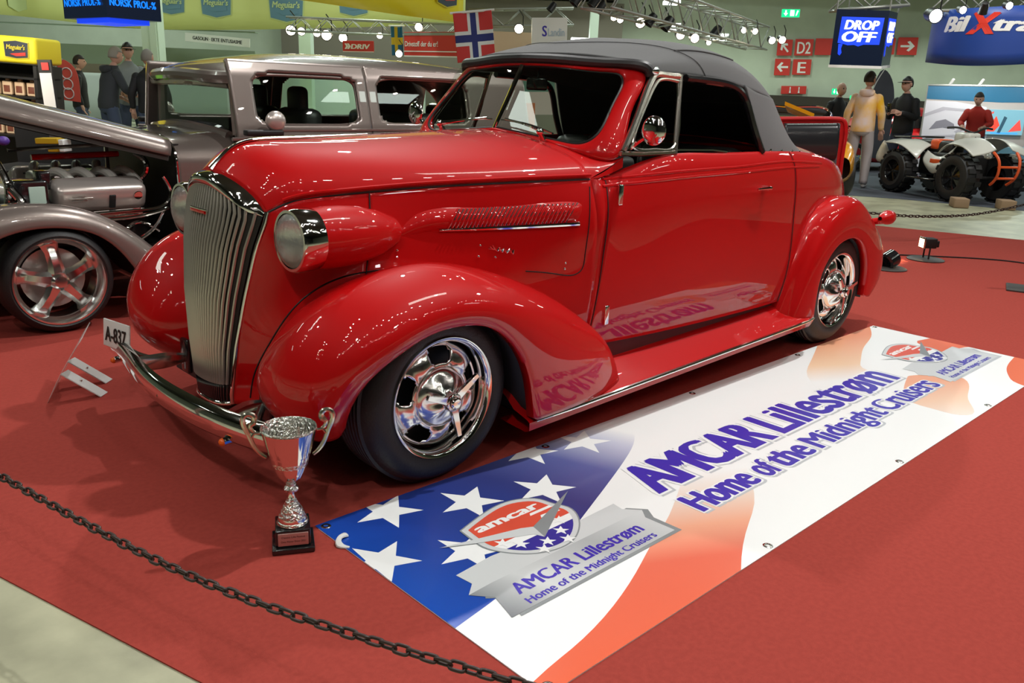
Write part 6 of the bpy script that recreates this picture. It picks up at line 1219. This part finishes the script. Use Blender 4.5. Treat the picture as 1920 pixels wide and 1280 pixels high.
# ---------------------------------------------------------------- product stand and poster at the left
BEI = mat('product_beige', (.85, .62, .40), .5); YFA = mat('yellow_fabric', (.80, .70, .02), .6, bump=.2, bscale=8)
sh = empty('product_stand', (0, 0, 0), 0, 'black product shelf stand under a yellow cloth header with a dark badge', 'stand')
d = 8.0; M, w, h = face_frame(-70, 245, 78, 257, -74, 60, d, d)
B().add(box(0, w, -.6, h*.72, -.45, -.40), M).add(box(w-.03, w, -.6, h*.72, -.40, 0), M).out('shelf_frame', BLACK, sh); 
for yy in (.60, .405, .21, .0): B().add(box(0, w, h*yy-.02, h*yy, -.40, 0), M).out('shelf_board', BLACK, sh)
B().add(rbox(-.02, w+.03, h*.735, h, -.42, .03, .03), M).out('cloth_header', YFA, sh, mods=[('bevel', .01)])
PB = [(-.5, .40), (0, .5), (.5, .40), (.47, -.42), (0, -.5), (-.47, -.42)]; Mb = M @ Matrix.Translation((w*.80, h*.87, .034)); poly([(x*.23, y*.165) for x, y in PB], Mb, YLT, sh, 'badge_border', 0); poly([(x*.215, y*.15) for x, y in PB], Mb, NAV, sh, 'badge', .004); B().add(text_vf("Meguiar's", .17, .042, .004, .03, .25, -.085, -.0), Mb @ Matrix.Translation((0, 0, .009))).out('badge_lettering', YLT, sh, smooth=False); poly([(-.06, -.04), (.085, -.02), (.085, -.05), (0, -.058)], Mb, SRED, sh, 'badge_stripe', .008)
jug = None
for row, yy in enumerate((.405, .21, .0)):
    for k in range(6):
        Mj = M @ Matrix.Translation((.07+k*.113, h*yy+.001, -.10))
        if jug is None:
            jug = empty('product_jug', (0, 0, 0), 0, 'beige jug with a small label on the black product stand', 'jug', 'beige jugs on the product stand'); B().add(rbox(-.045, .045, 0, .125, -.03, .03, .012)).add(rbox(-.018, .018, .12, .145, -.016, .016, .005)).out('jug_body', BEI, jug); B().add(rbox(-.028, .028, .025, .085, .029, .033, .001)).out('jug_label', mat('jug_label_brown', (.22, .07, .04), .5), jug); j = jug
        else: j = copy_tree(jug)
        j.matrix_world = Mj; j.location = Mj.to_translation(); j.rotation_euler = Mj.to_euler()
M, w, h = face_frame(82, 200, 108, 200, 74, 112, 7.75, 7.75); ps = tag(B().add(rbox(0, w, -.2, h, -.02, 0, .003), M).out('poster_stand', BLACK, smooth=False), 'narrow poster stand with a white sheet beside the product stand', 'poster stand'); poly([(.01, -.1), (w-.01, -.1), (w-.01, h*.72), (.01, h*.72)], M, SWHT, ps, 'white_sheet'); poly([(w*.3, h*.78), (w*.8, h*.78), (w*.8, h*.94), (w*.3, h*.94)], M, SRED, ps, 'red_print'); B().add(tube([M @ Vector((w/2, -.2, -.01)), M @ Vector((w/2, -1.2, -.01))], .012, 6)).out('stand_pole', BLACK, ps)
# draped table with goods seen under the raised hood
M, w, h = face_frame(-60, 330, 250, 345, -60, 240, 6.7, 6.7); tb = tag(B().add(box(0, w, -.8, h, -.8, -.7), M).add(box(0, w, -.3, h*.15, -.7, 0), M).out('display_table', mat('black_cloth', (.008, .008, .009), .8), smooth=False), 'black draped display table seen under the raised grey hood', 'table')
GRN = mat('lime_green', (.25, .75, .04), .5, emis=(.1, .35, .02), es=.4); YBX = mat('yellow_box', (.62, .38, .01), .5)  # lime goods get a faint glow in the material, though no lamps
def item(px0, py0, px1, py1, d, m, nm, label, cat, dep=.12): tag(B().add(tuple_box(px0, py0, px1, py1, d, dep)).out(nm, m, mods=[('bevel', .006)]), label, cat)
def tuple_box(px0, py0, px1, py1, d, dep):
    a, b_, c_ = at(px0, py1, d), at(px1, py1, d), at(px0, py0, d); M_ = frame_m(a, b_-a, c_-a); V, F = box(0, (b_-a).length, 0, (c_-a).length, -dep, 0); return [tuple(M_ @ Vector(v)) for v in V], F
item(66, 259, 109, 270, 6.6, YBX, 'yellow_box', 'yellow box under the raised hood, top one', 'box'); item(90, 276, 110, 285, 6.6, YBX, 'yellow_box', 'small yellow box just below the larger yellow box', 'box'); item(128, 250, 175, 260, 6.6, SWHT, 'white_box', 'flat white box carrying a lime green pack under the raised hood', 'box'); item(129, 241, 160, 249.5, 6.6, GRN, 'lime_pack', 'lime green pack on the flat white box', 'pack'); item(177, 251, 197, 258, 6.6, GRN, 'lime_pack', 'thin lime green pack right of the white box', 'pack'); item(64, 225, 79, 234, 6.6, GRN, 'lime_cup', 'bright green cup under the raised hood', 'cup'); item(111.5, 262, 121, 285, 6.55, SWHT, 'white_carton', 'white carton beside the yellow boxes', 'carton')
for a, b_, lab in ((38, 52, 'left'), (55, 70, 'middle'), (76, 100, 'right')): item(a, 315, b_, 329, 6.2, YBX, 'yellow_box', 'yellow box low behind the engine, %s one of three' % lab, 'box')
tag(B().add(sphere(at(6, 264, 6.6), .045, 18, 12, (1, 1, .8))).out('purple_ball', mat('purple', (.12, .05, .35), .4)), 'purple round item at the left edge under the raised hood', 'ball'); item(92, 226, 118, 258, 6.8, mat('grey_pouch', (.14, .13, .15), .5), 'grey_pouch', 'grey pouch standing behind the yellow box', 'pouch')
# booth seen through the windshield
ob = empty('sales_booth', (0, 0, 0), 0, 'pale sales booth with a green stripe seen through the windshield', 'booth')
B().add(tuple_box(880, 172, 1040, 215, 13, .4)).out('counter_front', mat('counter_cream', (.55, .55, .48), .6), ob); B().add(tuple_box(880, 152, 1040, 172, 13.1, .3)).out('green_stripe', mat('stripe_green', (.10, .24, .17), .6), ob); B().add(tuple_box(898, 150, 915, 200, 12.9, .1)).out('lilac_post', mat('lilac', (.38, .36, .50), .6), ob)
q = tag(B().add(tuple_box(962, 193, 1003, 245, 11, .03)).out('poster_board', mat('poster_orange', (.45, .17, .06), .7)), 'orange-brown poster board with a black silhouette seen through the windshield', 'poster'); M_ = frame_m(at(962, 245, 10.98), at(1003, 245, 10.98)-at(962, 245, 10.98), (0, 0, 1)); poly([(.07, .05), (.22, .05), (.17, .12), (.17, .2), (.12, .2), (.12, .12)], M_, BLACK, q, 'silhouette', .001)

def lamp(nm, loc, tgt, e, col=(1, .97, .92), size=.12, ang=2.2):
    l = bpy.data.lights.new(nm, 'SPOT'); l.energy = e; l.color = col; l.spot_size = ang; l.spot_blend = .8; l.shadow_soft_size = size; o = bpy.data.objects.new(nm, l); C.objects.link(o); o.location = loc; o.rotation_euler = (Vector(tgt)-Vector(loc)).to_track_quat('-Z', 'Y').to_euler()
M, w, h = face_frame(1718, 300, 2010, 312, 1721, 160, 18.2, 17.2)
for x in (.14, .33, .7): lamp('booth_fill_light', M @ Vector((w*x, h+.3, 1.0)), M @ Vector((w*x, h*.45, 0)), 45)  # fill lights added to brighten the booth wall
d = 8.0; M, w, h = face_frame(-70, 245, 78, 257, -74, 60, d, d); lamp('shelf_fill_light', M @ Vector((w*.75, h+.1, 1.0)), M @ Vector((w*.75, h*.4, 0)), 50, (1, .9, .75))  # added fill that lifts the jugs on the product stand
lamp('quad_stand_lamp', (11.0, -1.2, 4.2), (12.6, 2.2, .5), 260); lamp('visitor_lamp', (10.5, 1.5, 4.6), (12.6, 4.0, 1.0), 220)
lamp('left_stand_lamp', (-2.2, 5.5, 4.5), (-.2, 11, 1.2), 300)
